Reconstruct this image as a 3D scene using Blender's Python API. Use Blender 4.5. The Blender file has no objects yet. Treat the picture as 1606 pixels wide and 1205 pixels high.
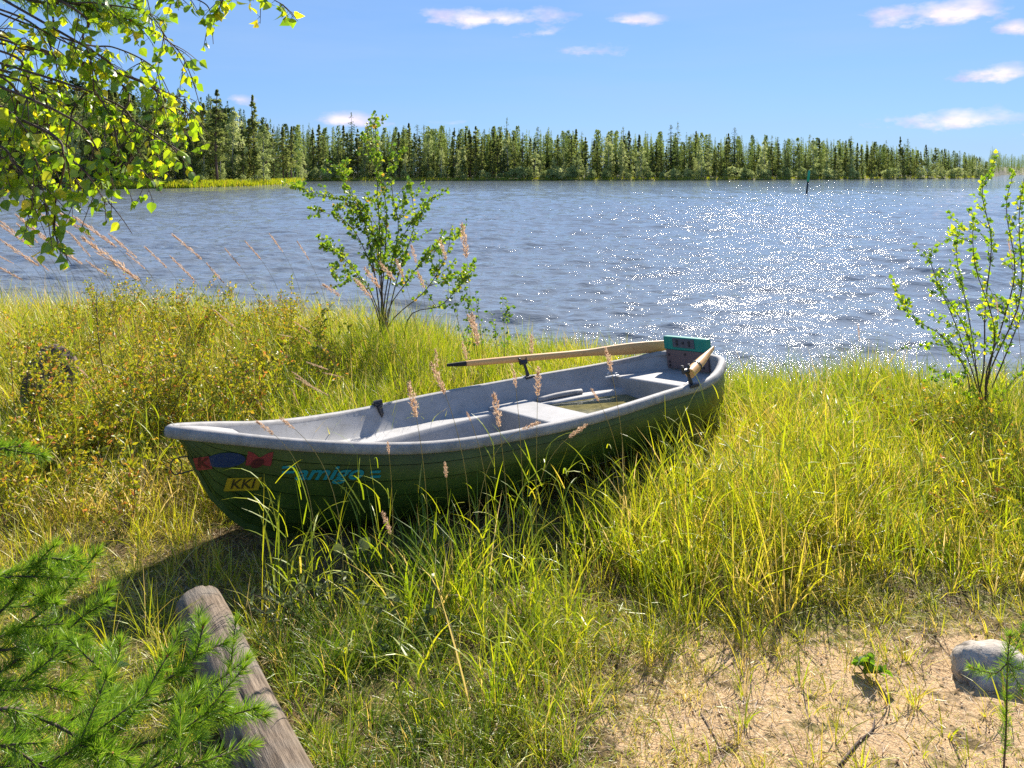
import bpy, math, random
import numpy as np
from mathutils import Vector, Matrix

rng = np.random.default_rng(7)
random.seed(7)
scene = bpy.context.scene
COL = scene.collection
R = math.radians

# ------------------------------------------------------------------ camera
H = 2.3
F = 1250.0
cam_d = bpy.data.cameras.new('camera')
cam = bpy.data.objects.new('camera', cam_d)
COL.objects.link(cam)
cam.location = (0, 0, H)
cam.rotation_euler = (R(90), 0, 0)
cam_d.sensor_width = 36
cam_d.lens = 36 * F / 1606
cam_d.shift_y = -332.5 / 1606
cam_d.clip_start = 0.05
cam_d.clip_end = 6000
scene.camera = cam

# ------------------------------------------------------------------ light and sky
SUN_AZ, SUN_EL = R(22), R(36)          # azimuth clockwise from +Y
w = bpy.data.worlds.new('World')
scene.world = w
w.use_nodes = True
nt = w.node_tree
nt.nodes.clear()
out = nt.nodes.new('ShaderNodeOutputWorld')
bg = nt.nodes.new('ShaderNodeBackground')
bg.inputs['Strength'].default_value = 0.13
sky = nt.nodes.new('ShaderNodeTexSky')
sky.sky_type = 'NISHITA'
sky.sun_disc = False
sky.sun_elevation = SUN_EL
sky.sun_rotation = SUN_AZ
sky.altitude = 100
sky.air_density = 1.0
sky.dust_density = 0.15
sky.ozone_density = 2.2


def wn(t, **k):
    n = nt.nodes.new(t)
    for a, b in k.items():
        setattr(n, a, b)
    return n


def wm(op, a, b=None, c=None):
    n = wn('ShaderNodeMath', operation=op)
    for i, v in enumerate((a, b, c)):
        if v is None:
            continue
        if isinstance(v, (int, float)):
            n.inputs[i].default_value = v
        else:
            nt.links.new(v, n.inputs[i])
    return n.outputs[0]


tc = wn('ShaderNodeTexCoord')
sep = wn('ShaderNodeSeparateXYZ')
nt.links.new(tc.outputs['Generated'], sep.inputs[0])
az = wm('ARCTAN2', sep.outputs[0], sep.outputs[1])
el = wm('ARCSINE', sep.outputs[2])
comb = wn('ShaderNodeCombineXYZ')
nt.links.new(az, comb.inputs[0])
nt.links.new(wm('MULTIPLY', el, 2.2), comb.inputs[1])
nz = wn('ShaderNodeTexNoise')
nz.inputs['Scale'].default_value = 13
nz.inputs['Detail'].default_value = 7
nz.inputs['Roughness'].default_value = 0.6
nt.links.new(comb.outputs[0], nz.inputs['Vector'])
wobx = wm('MULTIPLY', wm('SUBTRACT', nz.outputs['Fac'], 0.5), 0.045)
# fair weather clouds: centre azimuth / elevation in pixels of a 1250 px focal length
CL = [(772, 24, 100, 16, 1), (1000, 28, 46, 10, .7), (862, 48, 42, 9, .45), (930, 76, 50, 9, .35),
      (1492, 14, 105, 20, 1), (1606, 40, 34, 14, .8), (1570, 106, 62, 17, .95), (1515, 184, 118, 17, 1),
      (545, 184, 50, 11, .75), (1606, 213, 22, 7, .6), (380, 153, 26, 7, .5), (700, 192, 60, 7, .4),
      (1810, 90, 120, 22, 1), (1960, 170, 150, 26, 1), (-150, 60, 130, 24, 1), (-320, 170, 140, 20, 1)]
acc = None
for px, py, hw, hh, s in CL:
    a0 = math.atan((px - 803) / F)
    e0 = math.atan((270 - py) / F * math.cos(a0))
    sa = hw / F * math.cos(a0) ** 2
    se = 1.25 * hh / F * math.cos(a0)
    dx = wm('DIVIDE', wm('SUBTRACT', wm('ADD', az, wobx), a0), sa)
    dy0 = wm('DIVIDE', wm('SUBTRACT', wm('ADD', el, wm('MULTIPLY', wobx, .35)), e0 - se * .35), se)
    dy = wm('MULTIPLY', dy0, wm('ADD', 1.0, wm('MULTIPLY', wm('LESS_THAN', dy0, 0.0), 0.9)))
    d = wm('SQRT', wm('ADD', wm('MULTIPLY', dx, dx), wm('MULTIPLY', dy, dy)))
    m = wm('MULTIPLY', wm('SUBTRACT', 1.35, d), s)
    acc = m if acc is None else wm('MAXIMUM', acc, m)
cl = wm('MULTIPLY', wm('ADD', acc, wm('MULTIPLY', wm('SUBTRACT', nz.outputs['Fac'], 0.56), 3.6)), 1.0)
ccl = wn('ShaderNodeClamp')
nt.links.new(cl, ccl.inputs[0])
ccl.inputs['Max'].default_value = 0.9
# thin high veil
nz2 = wn('ShaderNodeTexNoise')
nz2.inputs['Scale'].default_value = 2.3
nz2.inputs['Detail'].default_value = 5
mp2 = wn('ShaderNodeMapping')
mp2.inputs['Scale'].default_value = (1, 3.5, 1)
mp2.inputs['Rotation'].default_value = (0, 0, R(12))
nt.links.new(comb.outputs[0], mp2.inputs[0])
nt.links.new(mp2.outputs[0], nz2.inputs['Vector'])
veil = wm('MULTIPLY', wm('MAXIMUM', wm('SUBTRACT', nz2.outputs['Fac'], 0.43), 0.0), 1.3)
# the camera's tone curve holds the bright sky near the sun down
gm = wn('ShaderNodeGamma')
gm.inputs['Gamma'].default_value = 0.5
nt.links.new(sky.outputs[0], gm.inputs['Color'])
hs = wn('ShaderNodeMix', data_type='RGBA', blend_type='MULTIPLY')
hs.inputs[0].default_value = 1.0
nt.links.new(gm.outputs[0], hs.inputs[6])
hs.inputs[7].default_value = (.50, .78, 1.26, 1)
mx0 = wn('ShaderNodeMix', data_type='RGBA')
nt.links.new(veil, mx0.inputs[0])
nt.links.new(hs.outputs[2], mx0.inputs[6])
mx0.inputs[7].default_value = (1.6, 2.3, 3.5, 1)
mx = wn('ShaderNodeMix', data_type='RGBA')
nt.links.new(ccl.outputs[0], mx.inputs[0])
nt.links.new(mx0.outputs[2], mx.inputs[6])
cc = wn('ShaderNodeMix', data_type='RGBA')
cc.inputs[6].default_value = (2.7, 2.5, 3.5, 1)
cc.inputs[7].default_value = (4.5, 4.0, 4.5, 1)
nz3 = wn('ShaderNodeTexNoise')
nz3.inputs['Scale'].default_value = 30
nz3.inputs['Detail'].default_value = 6
nt.links.new(comb.outputs[0], nz3.inputs['Vector'])
nt.links.new(wm('MULTIPLY', wm('ADD', wm('SUBTRACT', nz3.outputs['Fac'], 0.42), wm('MULTIPLY', acc, .25)), 2.4), cc.inputs[0])
nt.links.new(cc.outputs[2], mx.inputs[7])
nt.links.new(mx.outputs[2], bg.inputs['Color'])
nt.links.new(bg.outputs[0], out.inputs[0])

sun_d = bpy.data.lights.new('sun', 'SUN')
sun_d.energy = 5.0
sun_d.angle = R(0.5)
sun_d.color = (1.0, 0.93, 0.82)
sun = bpy.data.objects.new('sun', sun_d)
COL.objects.link(sun)
sd = Vector((math.sin(SUN_AZ) * math.cos(SUN_EL), math.cos(SUN_AZ) * math.cos(SUN_EL), math.sin(SUN_EL)))
sun.rotation_euler = sd.to_track_quat('Z', 'Y').to_euler()
sun.location = sd * 30

vs = scene.view_settings
vs.view_transform = 'Standard'
vs.look = 'None'
vs.exposure = 1.08
vs.gamma = 1
scene.cycles.use_denoising = False          # keeps the sun glints on the waves crisp
scene.cycles.max_bounces = 6
scene.cycles.diffuse_bounces = 3
scene.cycles.transmission_bounces = 4
scene.cycles.transparent_max_bounces = 8


# ------------------------------------------------------------------ helpers
def W(px, py, d):
    """the place that stands d metres in front of the camera at that pixel"""
    return np.array([(px - 803) / F * d, d, H - (py - 270) / F * d])


def tag(o, label=None, cat=None, group=None, kind=None):
    if label: o['label'] = label
    if cat: o['category'] = cat
    if group: o['group'] = group
    if kind: o['kind'] = kind
    return o


class Acc:
    def __init__(s):
        s.V, s.F, s.T, s.n = [], [], [], 0

    def add(s, V, Fs, T=None):
        V = np.asarray(V, float).reshape(-1, 3)
        for f in Fs:
            s.F.append(np.asarray(f, np.int64) + s.n)
        s.V.append(V)
        s.T.append(np.full(len(V), 0.5) if T is None else np.broadcast_to(np.asarray(T, float), (len(V),)))
        s.n += len(V)

    def mesh(s, name, mat, smooth=False):
        V = np.concatenate(s.V)
        T = np.concatenate(s.T)
        me = bpy.data.meshes.new(name)
        me.vertices.add(len(V))
        me.vertices.foreach_set('co', V.astype(np.float32).ravel())
        li = np.concatenate([f.ravel() for f in s.F])
        ln = np.concatenate([np.full(len(f), f.shape[1]) for f in s.F])
        st = np.concatenate([[0], np.cumsum(ln)[:-1]])
        me.loops.add(len(li))
        me.loops.foreach_set('vertex_index', li.astype(np.int32))
        me.polygons.add(len(ln))
        me.polygons.foreach_set('loop_start', st.astype(np.int32))
        me.polygons.foreach_set('loop_total', ln.astype(np.int32))
        me.polygons.foreach_set('use_smooth', np.full(len(ln), smooth))
        a = me.attributes.new('tint', 'FLOAT', 'POINT')
        a.data.foreach_set('value', T.astype(np.float32))
        me.update(calc_edges=True)
        if mat: me.materials.append(mat)
        return me

    def obj(s, name, mat, parent=None, smooth=False):
        return link(name, s.mesh(name, mat, smooth), parent)


def link(name, me, parent=None):
    o = bpy.data.objects.new(name, me)
    COL.objects.link(o)
    if parent is not None: o.parent = parent
    return o


def empty(name, loc=(0, 0, 0)):
    o = bpy.data.objects.new(name, None)
    o.empty_display_size = 0.2
    o.location = loc
    COL.objects.link(o)
    return o


def copy_tree(o, parent=None):
    c = o.copy()
    COL.objects.link(c)
    if parent is not None: c.parent = parent
    for ch in o.children:
        copy_tree(ch, c)
    return c


def nrm(v):
    return v / np.maximum(np.linalg.norm(v, axis=-1, keepdims=True), 1e-9)


def tube(acc, pts, rad, n=6, T=0.5, cap=True, flat=1.0):
    P = np.asarray(pts, float)
    rad = np.broadcast_to(np.asarray(rad, float), (len(P),))
    tg = nrm(np.gradient(P, axis=0))
    ref = np.array([0, 0, 1.0]) if abs(tg[:, 2]).mean() < .8 else np.array([1.0, 0, 0])
    u = nrm(np.cross(tg, ref))
    v = np.cross(u, tg)
    a = np.arange(n) * 2 * math.pi / n
    V = P[:, None] + rad[:, None, None] * (u[:, None] * np.cos(a)[None, :, None] * flat + v[:, None] * np.sin(a)[None, :, None])
    k = len(P)
    i, j = np.meshgrid(np.arange(k - 1), np.arange(n), indexing='ij')
    Fq = np.stack([i * n + j, i * n + (j + 1) % n, (i + 1) * n + (j + 1) % n, (i + 1) * n + j], -1).reshape(-1, 4)
    fs = [Fq]
    if cap:
        fs += [np.arange(n)[::-1][None], ((k - 1) * n + np.arange(n))[None]]
    acc.add(V.reshape(-1, 3), fs, T)


def smooth_path(pts, n=16):
    P = np.asarray(pts, float)
    if len(P) < 3:
        t = np.linspace(0, 1, n)[:, None]
        return P[0] * (1 - t) + P[-1] * t
    k = np.arange(len(P))
    m = np.gradient(P, axis=0)
    s = np.linspace(0, len(P) - 1, n)
    i = np.clip(s.astype(int), 0, len(P) - 2)
    t = (s - i)[:, None]
    return ((2 * t**3 - 3 * t**2 + 1) * P[i] + (t**3 - 2 * t**2 + t) * m[i] + (-2 * t**3 + 3 * t**2) * P[i + 1] + (t**3 - t**2) * m[i + 1])


def blades(acc, root, h, wd, azm, lean, droop, tint, segs=4, twist=None):
    N = len(root)
    t = np.linspace(0, 1, segs + 1)
    th = lean[:, None] + droop[:, None] * (t[None] + .5 / segs)
    st = h[:, None] / segs
    hx = np.concatenate([np.zeros((N, 1)), np.cumsum(np.sin(th[:, :-1]) * st, 1)], 1)
    hz = np.concatenate([np.zeros((N, 1)), np.cumsum(np.cos(th[:, :-1]) * st, 1)], 1)
    d = np.stack([np.cos(azm), np.sin(azm)], 1)
    c = root[:, None, :] + np.stack([hx * d[:, None, 0], hx * d[:, None, 1], hz], -1)
    if twist is None: twist = rng.normal(0, .7, N)
    sa = azm + math.pi / 2 + twist
    side = np.stack([np.cos(sa), np.sin(sa), rng.normal(0, .15, N)], 1)
    prof = np.clip((1 - t) ** .65 * (0.65 + .7 * np.sin(np.minimum(t * 2.4, 1.57))), .04, 1)
    off = side[:, None, :] * (wd[:, None] * .5 * prof[None])[..., None]
    V = np.stack([c - off, c + off], 2).reshape(N, -1, 3)
    m = (segs + 1) * 2
    b = np.arange(N)[:, None, None] * m
    q = np.array([[2 * k, 2 * k + 1, 2 * k + 3, 2 * k + 2] for k in range(segs)])[None]
    T = np.repeat(tint, m)
    acc.add(V.reshape(-1, 3), [(b + q).reshape(-1, 4)], T)


def ribbons(acc, root, dr, ln, wd, sag, tint, segs=2):
    N = len(root)
    t = np.linspace(0, 1, segs + 1)
    c = root[:, None] + dr[:, None] * (ln[:, None] * t[None])[..., None]
    c[..., 2] -= (sag * ln)[:, None] * t[None] ** 2
    rv = nrm(np.cross(dr, rng.normal(size=(N, 3))))
    prof = np.array([1.0] + [0.95] * (segs - 1) + [.25])
    off = rv[:, None] * (wd[:, None] * .5 * prof[None])[..., None]
    V = np.stack([c - off, c + off], 2).reshape(-1, 3)
    m = (segs + 1) * 2
    b = np.arange(N)[:, None, None] * m
    q = np.array([[2 * k, 2 * k + 1, 2 * k + 3, 2 * k + 2] for k in range(segs)])[None]
    acc.add(V, [(b + q).reshape(-1, 4)], np.repeat(tint, m))


SH_BIRCH = [(0, .0), (.04, .14), (.12, .30), (.24, .40), (.38, .41), (.52, .35), (.66, .25), (.78, .15), (.9, .06), (1, .0)]
SH_ROUND = [(0, .0), (.12, .25), (.35, .42), (.6, .44), (.82, .30), (.95, .12), (1, .0)]
SH_LANCE = [(0, .0), (.2, .12), (.5, .16), (.8, .09), (1, .0)]
SH_SMALL = [(0, .0), (.45, .26), (.8, .18), (1, .0)]


def leaves(acc, pos, mid, size, tint, shape=SH_BIRCH, fold=.35, curl=.25, asp=1.0):
    N = len(pos)
    mid = nrm(mid)
    rv = nrm(np.cross(mid, rng.normal(size=(N, 3))))
    nr = np.cross(mid, rv)
    st = np.array(shape)
    k = len(st)
    t, hw = st[:, 0], st[:, 1] * asp
    fo = fold * rng.uniform(.2, 1.6, N)
    cu = curl * rng.uniform(-.6, 1.6, N)
    c = pos[:, None] + mid[:, None] * (size[:, None] * t[None])[..., None] - nr[:, None] * ((cu * size)[:, None] * t[None] ** 2)[..., None]
    jag = 1 + rng.normal(0, .05, (N, k))
    o = rv[:, None] * (size[:, None] * hw[None] * jag)[..., None]
    up = nr[:, None] * ((fo * size)[:, None] * hw[None])[..., None]
    V = np.stack([c - o + up, c, c + o + up], 2).reshape(-1, 3)
    m = 3 * k
    b = np.arange(N)[:, None, None] * m
    q = []
    for i in range(k - 1):
        q += [[3 * i, 3 * i + 1, 3 * i + 4, 3 * i + 3], [3 * i + 1, 3 * i + 2, 3 * i + 5, 3 * i + 4]]
    acc.add(V, [(b + np.array(q)[None]).reshape(-1, 4)], np.repeat(tint, m))


def vnoise(x, y, sc, seed=0):
    """smooth value noise, 0..1"""
    g = np.random.default_rng(1000 + seed).random((64, 64))
    u, v = x / sc + 17.3, y / sc + 9.1
    i, j = np.floor(u).astype(int), np.floor(v).astype(int)
    a, b = u - i, v - j
    a, b = a * a * (3 - 2 * a), b * b * (3 - 2 * b)
    G = lambda p, q: g[p % 64, q % 64]
    return (G(i, j) * (1 - a) + G(i + 1, j) * a) * (1 - b) + (G(i, j + 1) * (1 - a) + G(i + 1, j + 1) * a) * b


def sstep(a, b, x):
    t = np.clip((x - a) / (b - a), 0, 1)
    return t * t * (3 - 2 * t)


# ------------------------------------------------------------------ materials
class NT:
    def __init__(s, name):
        s.m = bpy.data.materials.new(name)
        s.m.use_nodes = True
        s.t = s.m.node_tree
        s.t.nodes.clear()
        s.out = s.t.nodes.new('ShaderNodeOutputMaterial')

    def n(s, t, ins=None, **k):
        n = s.t.nodes.new(t)
        for a, b in k.items(): setattr(n, a, b)
        for a, b in (ins or {}).items(): s.set(n.inputs[a], b)
        return n

    def set(s, i, v):
        if isinstance(v, bpy.types.NodeSocket):
            s.t.links.new(v, i)
        else:
            i.default_value = v

    def math(s, op, a, b=None):
        n = s.n('ShaderNodeMath', operation=op)
        s.set(n.inputs[0], a)
        if b is not None: s.set(n.inputs[1], b)
        return n.outputs[0]

    def ramp(s, fac, stops, interp='LINEAR'):
        n = s.n('ShaderNodeValToRGB')
        e = n.color_ramp.elements
        n.color_ramp.interpolation = interp
        while len(e) < len(stops): e.new(0.5)
        for k, (p, c) in enumerate(stops):
            e[k].position = p
            e[k].color = (*c, 1) if len(c) == 3 else c
        s.set(n.inputs[0], fac)
        return n.outputs[0]

    def mix(s, fac, a, b, blend='MIX'):
        n = s.n('ShaderNodeMix', data_type='RGBA', blend_type=blend)
        s.set(n.inputs[0], fac)
        s.set(n.inputs[6], (*a, 1) if isinstance(a, tuple) else a)
        s.set(n.inputs[7], (*b, 1) if isinstance(b, tuple) else b)
        return n.outputs[2]

    def noise(s, scale, detail=4, rough=.55, vec=None, mapping=None, coord='Object'):
        n = s.n('ShaderNodeTexNoise')
        n.inputs['Scale'].default_value = scale
        n.inputs['Detail'].default_value = detail
        n.inputs['Roughness'].default_value = rough
        if vec is None:
            c = s.n('ShaderNodeTexCoord')
            vec = c.outputs[coord]
        if mapping:
            mp = s.n('ShaderNodeMapping')
            mp.inputs['Scale'].default_value = mapping
            s.set(mp.inputs[0], vec)
            vec = mp.outputs[0]
        s.set(n.inputs['Vector'], vec)
        return n.outputs['Fac']

    def bump(s, h, strength, dist, prev=None):
        n = s.n('ShaderNodeBump')
        n.inputs['Strength'].default_value = strength
        n.inputs['Distance'].default_value = dist
        s.set(n.inputs['Height'], h)
        if prev is not None: s.set(n.inputs['Normal'], prev)
        return n.outputs[0]

    def pbr(s, col, rough=.6, bump=None, metal=0, spec=.5, **k):
        p = s.n('ShaderNodeBsdfPrincipled')
        s.set(p.inputs['Base Color'], (*col, 1) if isinstance(col, tuple) else col)
        s.set(p.inputs['Roughness'], rough)
        p.inputs['Metallic'].default_value = metal
        p.inputs['Specular IOR Level'].default_value = spec
        if bump is not None: s.set(p.inputs['Normal'], bump)
        for a, b in k.items(): s.set(p.inputs[a.replace('_', ' ')], b)
        s.t.links.new(p.outputs[0], s.out.inputs[0])
        return s.m


def foliage_mat(name, stops, trans=.45, gloss=.06, rough=.45, rand=0.0, tmul=(1.0, 1.0, 1.0)):
    s = NT(name)
    a = s.n('ShaderNodeAttribute', attribute_name='tint')
    fac = a.outputs['Fac']
    if rand:
        oi = s.n('ShaderNodeObjectInfo')
        fac = s.math('ADD', fac, s.math('MULTIPLY', s.math('SUBTRACT', oi.outputs['Random'], .5), rand))
    col = s.ramp(fac, stops)
    d = s.n('ShaderNodeBsdfDiffuse', {'Color': col})
    tcol = s.mix(1.0, col, tmul, 'MULTIPLY')
    t = s.n('ShaderNodeBsdfTranslucent', {'Color': tcol})
    mx = s.n('ShaderNodeMixShader', {0: trans, 1: d.outputs[0], 2: t.outputs[0]})
    g = s.n('ShaderNodeBsdfGlossy', {'Roughness': rough, 'Color': (1, 1, 1, 1)})
    m2 = s.n('ShaderNodeMixShader', {0: gloss, 1: mx.outputs[0], 2: g.outputs[0]})
    s.t.links.new(m2.outputs[0], s.out.inputs[0])
    return s.m


M = {}
G1 = [(0, (.035, .09, .006)), (.3, (.125, .225, .010)), (.55, (.30, .39, .012)), (.75, (.53, .52, .025)), (.88, (.58, .43, .11)), (1, (.68, .55, .32))]
M['grass'] = foliage_mat('grass_blade', G1, .5, .03, .4, tmul=(1.25, 1.16, .7))
M['litter'] = foliage_mat('dry_litter', [(0, (.10, .05, .025)), (.4, (.26, .15, .08)), (.7, (.45, .32, .18)), (1, (.62, .52, .36))], .2, .02)
M['plume'] = foliage_mat('seed_plume', [(0, (.50, .30, .17)), (.5, (.68, .47, .31)), (1, (.82, .64, .46))], .45, .02)
M['straw'] = foliage_mat('straw_stem', [(0, (.20, .26, .04)), (.6, (.42, .34, .10)), (1, (.5, .36, .18))], .3, .04)
M['birch_leaf'] = foliage_mat('birch_leaf', [(0, (.09, .20, .02)), (.4, (.22, .38, .02)), (.75, (.44, .55, .02)), (1, (.72, .62, .04))], .6, .04, .4, tmul=(1.35, 1.25, .5))
M['alder_leaf'] = foliage_mat('alder_leaf', [(0, (.05, .13, .02)), (.5, (.18, .32, .02)), (.85, (.36, .44, .03)), (1, (.5, .3, .05))], .5, .04, .4, tmul=(1.25, 1.2, .7))
M['shrub_leaf'] = foliage_mat('shrub_leaf', [(0, (.10, .15, .015)), (.4, (.30, .34, .015)), (.75, (.48, .44, .025)), (.9, (.60, .36, .05)), (1, (.60, .24, .07))], .45, .03, .4, tmul=(1.2, 1.15, .7))
M['herb_leaf'] = foliage_mat('herb_leaf', [(0, (.07, .11, .02)), (.5, (.17, .20, .07)), (1, (.26, .28, .13))], .3, .02, .4)
M['needle'] = foliage_mat('pine_needle', [(0, (.045, .12, .015)), (.5, (.19, .33, .02)), (.85, (.40, .50, .04)), (1, (.58, .50, .10))], .45, .03, .4, tmul=(1.1, 1.2, .8))
M['spruce_crown'] = foliage_mat('spruce_crown', [(0, (.05, .085, .025)), (.5, (.14, .20, .045)), (1, (.28, .34, .07))], .55, .015, .6, rand=.7)
M['pine_crown'] = foliage_mat('pine_crown', [(0, (.09, .12, .03)), (.5, (.23, .27, .06)), (1, (.38, .42, .10))], .55, .015, .6, rand=.6)
M['birch_crown'] = foliage_mat('birch_crown', [(0, (.22, .28, .08)), (.5, (.44, .50, .16)), (1, (.64, .66, .28))], .5, .02, .6, rand=.6)

s = NT('brown_bark')
b = s.noise(60, 5, .6, mapping=(1, 1, .3))
M['bark'] = s.pbr(s.ramp(b, [(.3, (.035, .022, .015)), (.6, (.12, .08, .055)), (.8, (.22, .17, .13))]), .85, s.bump(b, .5, .004))
s = NT('pine_bark')
b = s.noise(3, 5, .6)
M['pine_bark'] = s.pbr(s.ramp(b, [(.3, (.09, .055, .04)), (.6, (.20, .11, .07)), (.8, (.30, .18, .12))]), .85)
s = NT('birch_bark')
b = s.noise(4, 4, .6, mapping=(1, 1, 3))
M['birch_bark'] = s.pbr(s.ramp(b, [(.35, (.06, .05, .045)), (.5, (.45, .42, .38)), (.8, (.62, .6, .56))]), .7)

# ground: sand, needles, moss
s = NT('shore_ground')
tcn = s.n('ShaderNodeTexCoord').outputs['Object']
n1 = s.noise(1.1, 6, .6, tcn)
n2 = s.noise(9, 6, .65, tcn)
n3 = s.noise(140, 5, .7, tcn)
n4 = s.noise(38, 5, .7, tcn)
sand = s.ramp(n3, [(.25, (.18, .10, .05)), (.42, (.44, .28, .14)), (.6, (.62, .45, .26)), (.8, (.74, .57, .38))])
soil = s.ramp(n4, [(.3, (.035, .026, .014)), (.5, (.12, .085, .035)), (.68, (.24, .17, .07)), (.85, (.36, .26, .12))])
moss = s.ramp(n4, [(.3, (.04, .05, .01)), (.55, (.14, .16, .02)), (.8, (.28, .26, .05))])
at = s.n('ShaderNodeAttribute', attribute_name='tint').outputs['Fac']
sm = s.ramp(s.math('ADD', at, s.math('MULTIPLY', s.math('SUBTRACT', n2, .5), 1.6)), [(.42, (0, 0, 0)), (.62, (1, 1, 1))])
mm = s.ramp(s.math('ADD', s.math('MULTIPLY', n1, .5), s.math('MULTIPLY', n2, .5)), [(.46, (0, 0, 0)), (.56, (1, 1, 1))])
c1 = s.mix(mm, soil, moss)
c2 = s.mix(sm, c1, sand)
bb = s.bump(n3, .7, .006)
bb = s.bump(n4, .8, .02, bb)
M['ground'] = s.pbr(c2, .95, bb, spec=.2)

s = NT('far_land')
n1 = s.noise(.25, 5, .6)
n2 = s.noise(1.5, 5, .6)
c = s.mix(s.ramp(n1, [(.4, (0, 0, 0)), (.6, (1, 1, 1))]), (.05, .06, .02), (.13, .14, .04))
M['far_land'] = s.pbr(s.mix(n2, c, (.14, .11, .06)), .95)
s = NT('shore_meadow')
n2 = s.noise(2.5, 6, .7)
M['meadow'] = s.pbr(s.ramp(n2, [(.3, (.08, .11, .02)), (.6, (.24, .28, .03)), (.8, (.36, .34, .07))]), .9)

# water
s = NT('lake_water')
tcn = s.n('ShaderNodeTexCoord').outputs['Object']
wv = s.noise(3.4, 3, .6, tcn, (.42, 1, 1))
wv2 = s.noise(12, 3, .6, tcn, (.7, 1, 1))
wv3 = s.noise(34, 3, .6, tcn, (.85, 1, 1))
pn = s.noise(.16, 4, .6, tcn, (.35, 1, 1))
pch = s.ramp(pn, [(.33, (.38, .38, .38)), (.62, (1.05, 1.05, 1.05))])
h1 = s.math('MULTIPLY', wv, pch)
h2 = s.math('MULTIPLY', wv2, pch)
h3 = s.math('MULTIPLY', wv3, pch)
b1 = s.bump(h1, 1.0, .078)
b2 = s.bump(h2, 1.0, .023, b1)
b3 = s.bump(h3, 1.0, .0066, b2)
M['water'] = s.pbr((.172, .188, .200), .04, b3, spec=.5, IOR=1.5)

# boat
s = NT('green_gelcoat')
n1 = s.noise(5, 6, .6)
n2 = s.noise(60, 4, .7)
c = s.ramp(n1, [(.3, (.028, .052, .007)), (.55, (.048, .088, .012)), (.8, (.09, .13, .03))])
M['hull'] = s.pbr(s.mix(s.ramp(n2, [(.55, (0, 0, 0)), (.75, (.5, .5, .5))]), c, (.12, .12, .06)), .42, s.bump(n2, .1, .002), spec=.5)
s = NT('grey_gelcoat')
n1 = s.noise(6, 5, .6)
n2 = s.noise(170, 3, .7)
n3 = s.noise(22, 6, .75, mapping=(.5, 1.6, 1))
c = s.ramp(n1, [(.3, (.29, .285, .28)), (.7, (.38, .37, .365))])
dirt = s.ramp(n3, [(.52, (0, 0, 0)), (.72, (.65, .65, .65))])
M['liner'] = s.pbr(s.mix(dirt, c, (.24, .22, .19)), .6, s.bump(n2, .35, .003), spec=.35)
s = NT('rim_gelcoat')
n1 = s.noise(240, 3, .7)
n3 = s.noise(12, 6, .7)
c = s.ramp(n3, [(.35, (.22, .21, .20)), (.6, (.34, .325, .315)), (.8, (.20, .185, .165))])
M['rim'] = s.pbr(s.mix(s.ramp(n1, [(.5, (0, 0, 0)), (.8, (.6, .6, .6))]), c, (.28, .27, .27)), .65, s.bump(n1, .5, .003), spec=.35)
s = NT('bilge_water')
n1 = s.noise(30, 4, .6)
M['bilge'] = s.pbr(s.ramp(s.noise(14, 6, .7), [(.3, (.07, .065, .02)), (.55, (.20, .17, .055)), (.8, (.34, .29, .12))]), .12, s.bump(n1, .08, .004), spec=.5)
s = NT('oar_wood')
n1 = s.noise(9, 6, .6, mapping=(14, 14, 1.2), coord='Generated')
c = s.ramp(n1, [(.3, (.46, .21, .06)), (.5, (.68, .37, .13)), (.75, (.80, .50, .22))])
M['oar'] = s.pbr(c, .45, s.bump(n1, .15, .002), spec=.4)
s = NT('weathered_wood')
n1 = s.noise(7, 8, .7, mapping=(9, 9, .7))
n2 = s.noise(5, 4, .5)
c = s.ramp(n1, [(.32, (.022, .016, .01)), (.44, (.13, .095, .065)), (.60, (.25, .19, .135)), (.8, (.38, .30, .215))])
M['log'] = s.pbr(s.mix(s.ramp(n2, [(.45, (0, 0, 0)), (.7, (.6, .6, .6))]), c, (.22, .2, .17)), .85, s.bump(n1, 1, .012), spec=.25)
s = NT('stone')
n1 = s.noise(9, 8, .7)
n2 = s.noise(40, 5, .7)
c = s.ramp(n1, [(.34, (.10, .085, .07)), (.46, (.40, .345, .285)), (.7, (.62, .545, .46))])
M['stone'] = s.pbr(s.mix(s.ramp(n2, [(.55, (0, 0, 0)), (.7, (1, 1, 1))]), c, (.18, .17, .15)), .9, s.bump(n1, .8, .02), spec=.25)
s = NT('mossy_stone')
n1 = s.noise(7, 8, .7)
M['stone2'] = s.pbr(s.ramp(n1, [(.35, (.05, .035, .028)), (.5, (.16, .115, .09)), (.62, (.26, .20, .16)), (.75, (.20, .20, .08))]), .95, s.bump(n1, 1, .03), spec=.2)


def flat(name, col, rough=.5, var=.25, metal=0, sc=30):
    s = NT(name)
    n1 = s.noise(sc, 4, .6)
    c2 = tuple(v * (1 - var) for v in col)
    M[name] = s.pbr(s.mix(n1, c2, col), rough, metal=metal)
    return M[name]


flat('teal_pad', (.005, .27, .20), .5, .35)
flat('brown_board', (.20, .13, .12), .7, .4)
flat('grey_plate', (.10, .10, .12), .6, .3)
flat('black_metal', (.03, .03, .035), .5)
flat('zinc', (.62, .62, .62), .35, .2, .3)
flat('black_rubber', (.02, .018, .016), .8)
flat('blue_sticker', (.012, .04, .13), .5, .3)
flat('red_sticker', (.32, .035, .04), .55, .3)
flat('dark_red', (.10, .01, .012), .6)
flat('yellow_sticker', (.52, .36, .015), .5, .2)
flat('plate_ink', (.06, .045, .01), .6)
flat('turquoise', (.01, .30, .33), .5, .3)
flat('marker_green', (.01, .40, .20), .5, .2)
flat('marker_dark', (.03, .035, .035), .6)
flat('bud', (.45, .14, .07), .7)
flat('pale_leaf', (.55, .62, .30), .6, .1)


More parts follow.
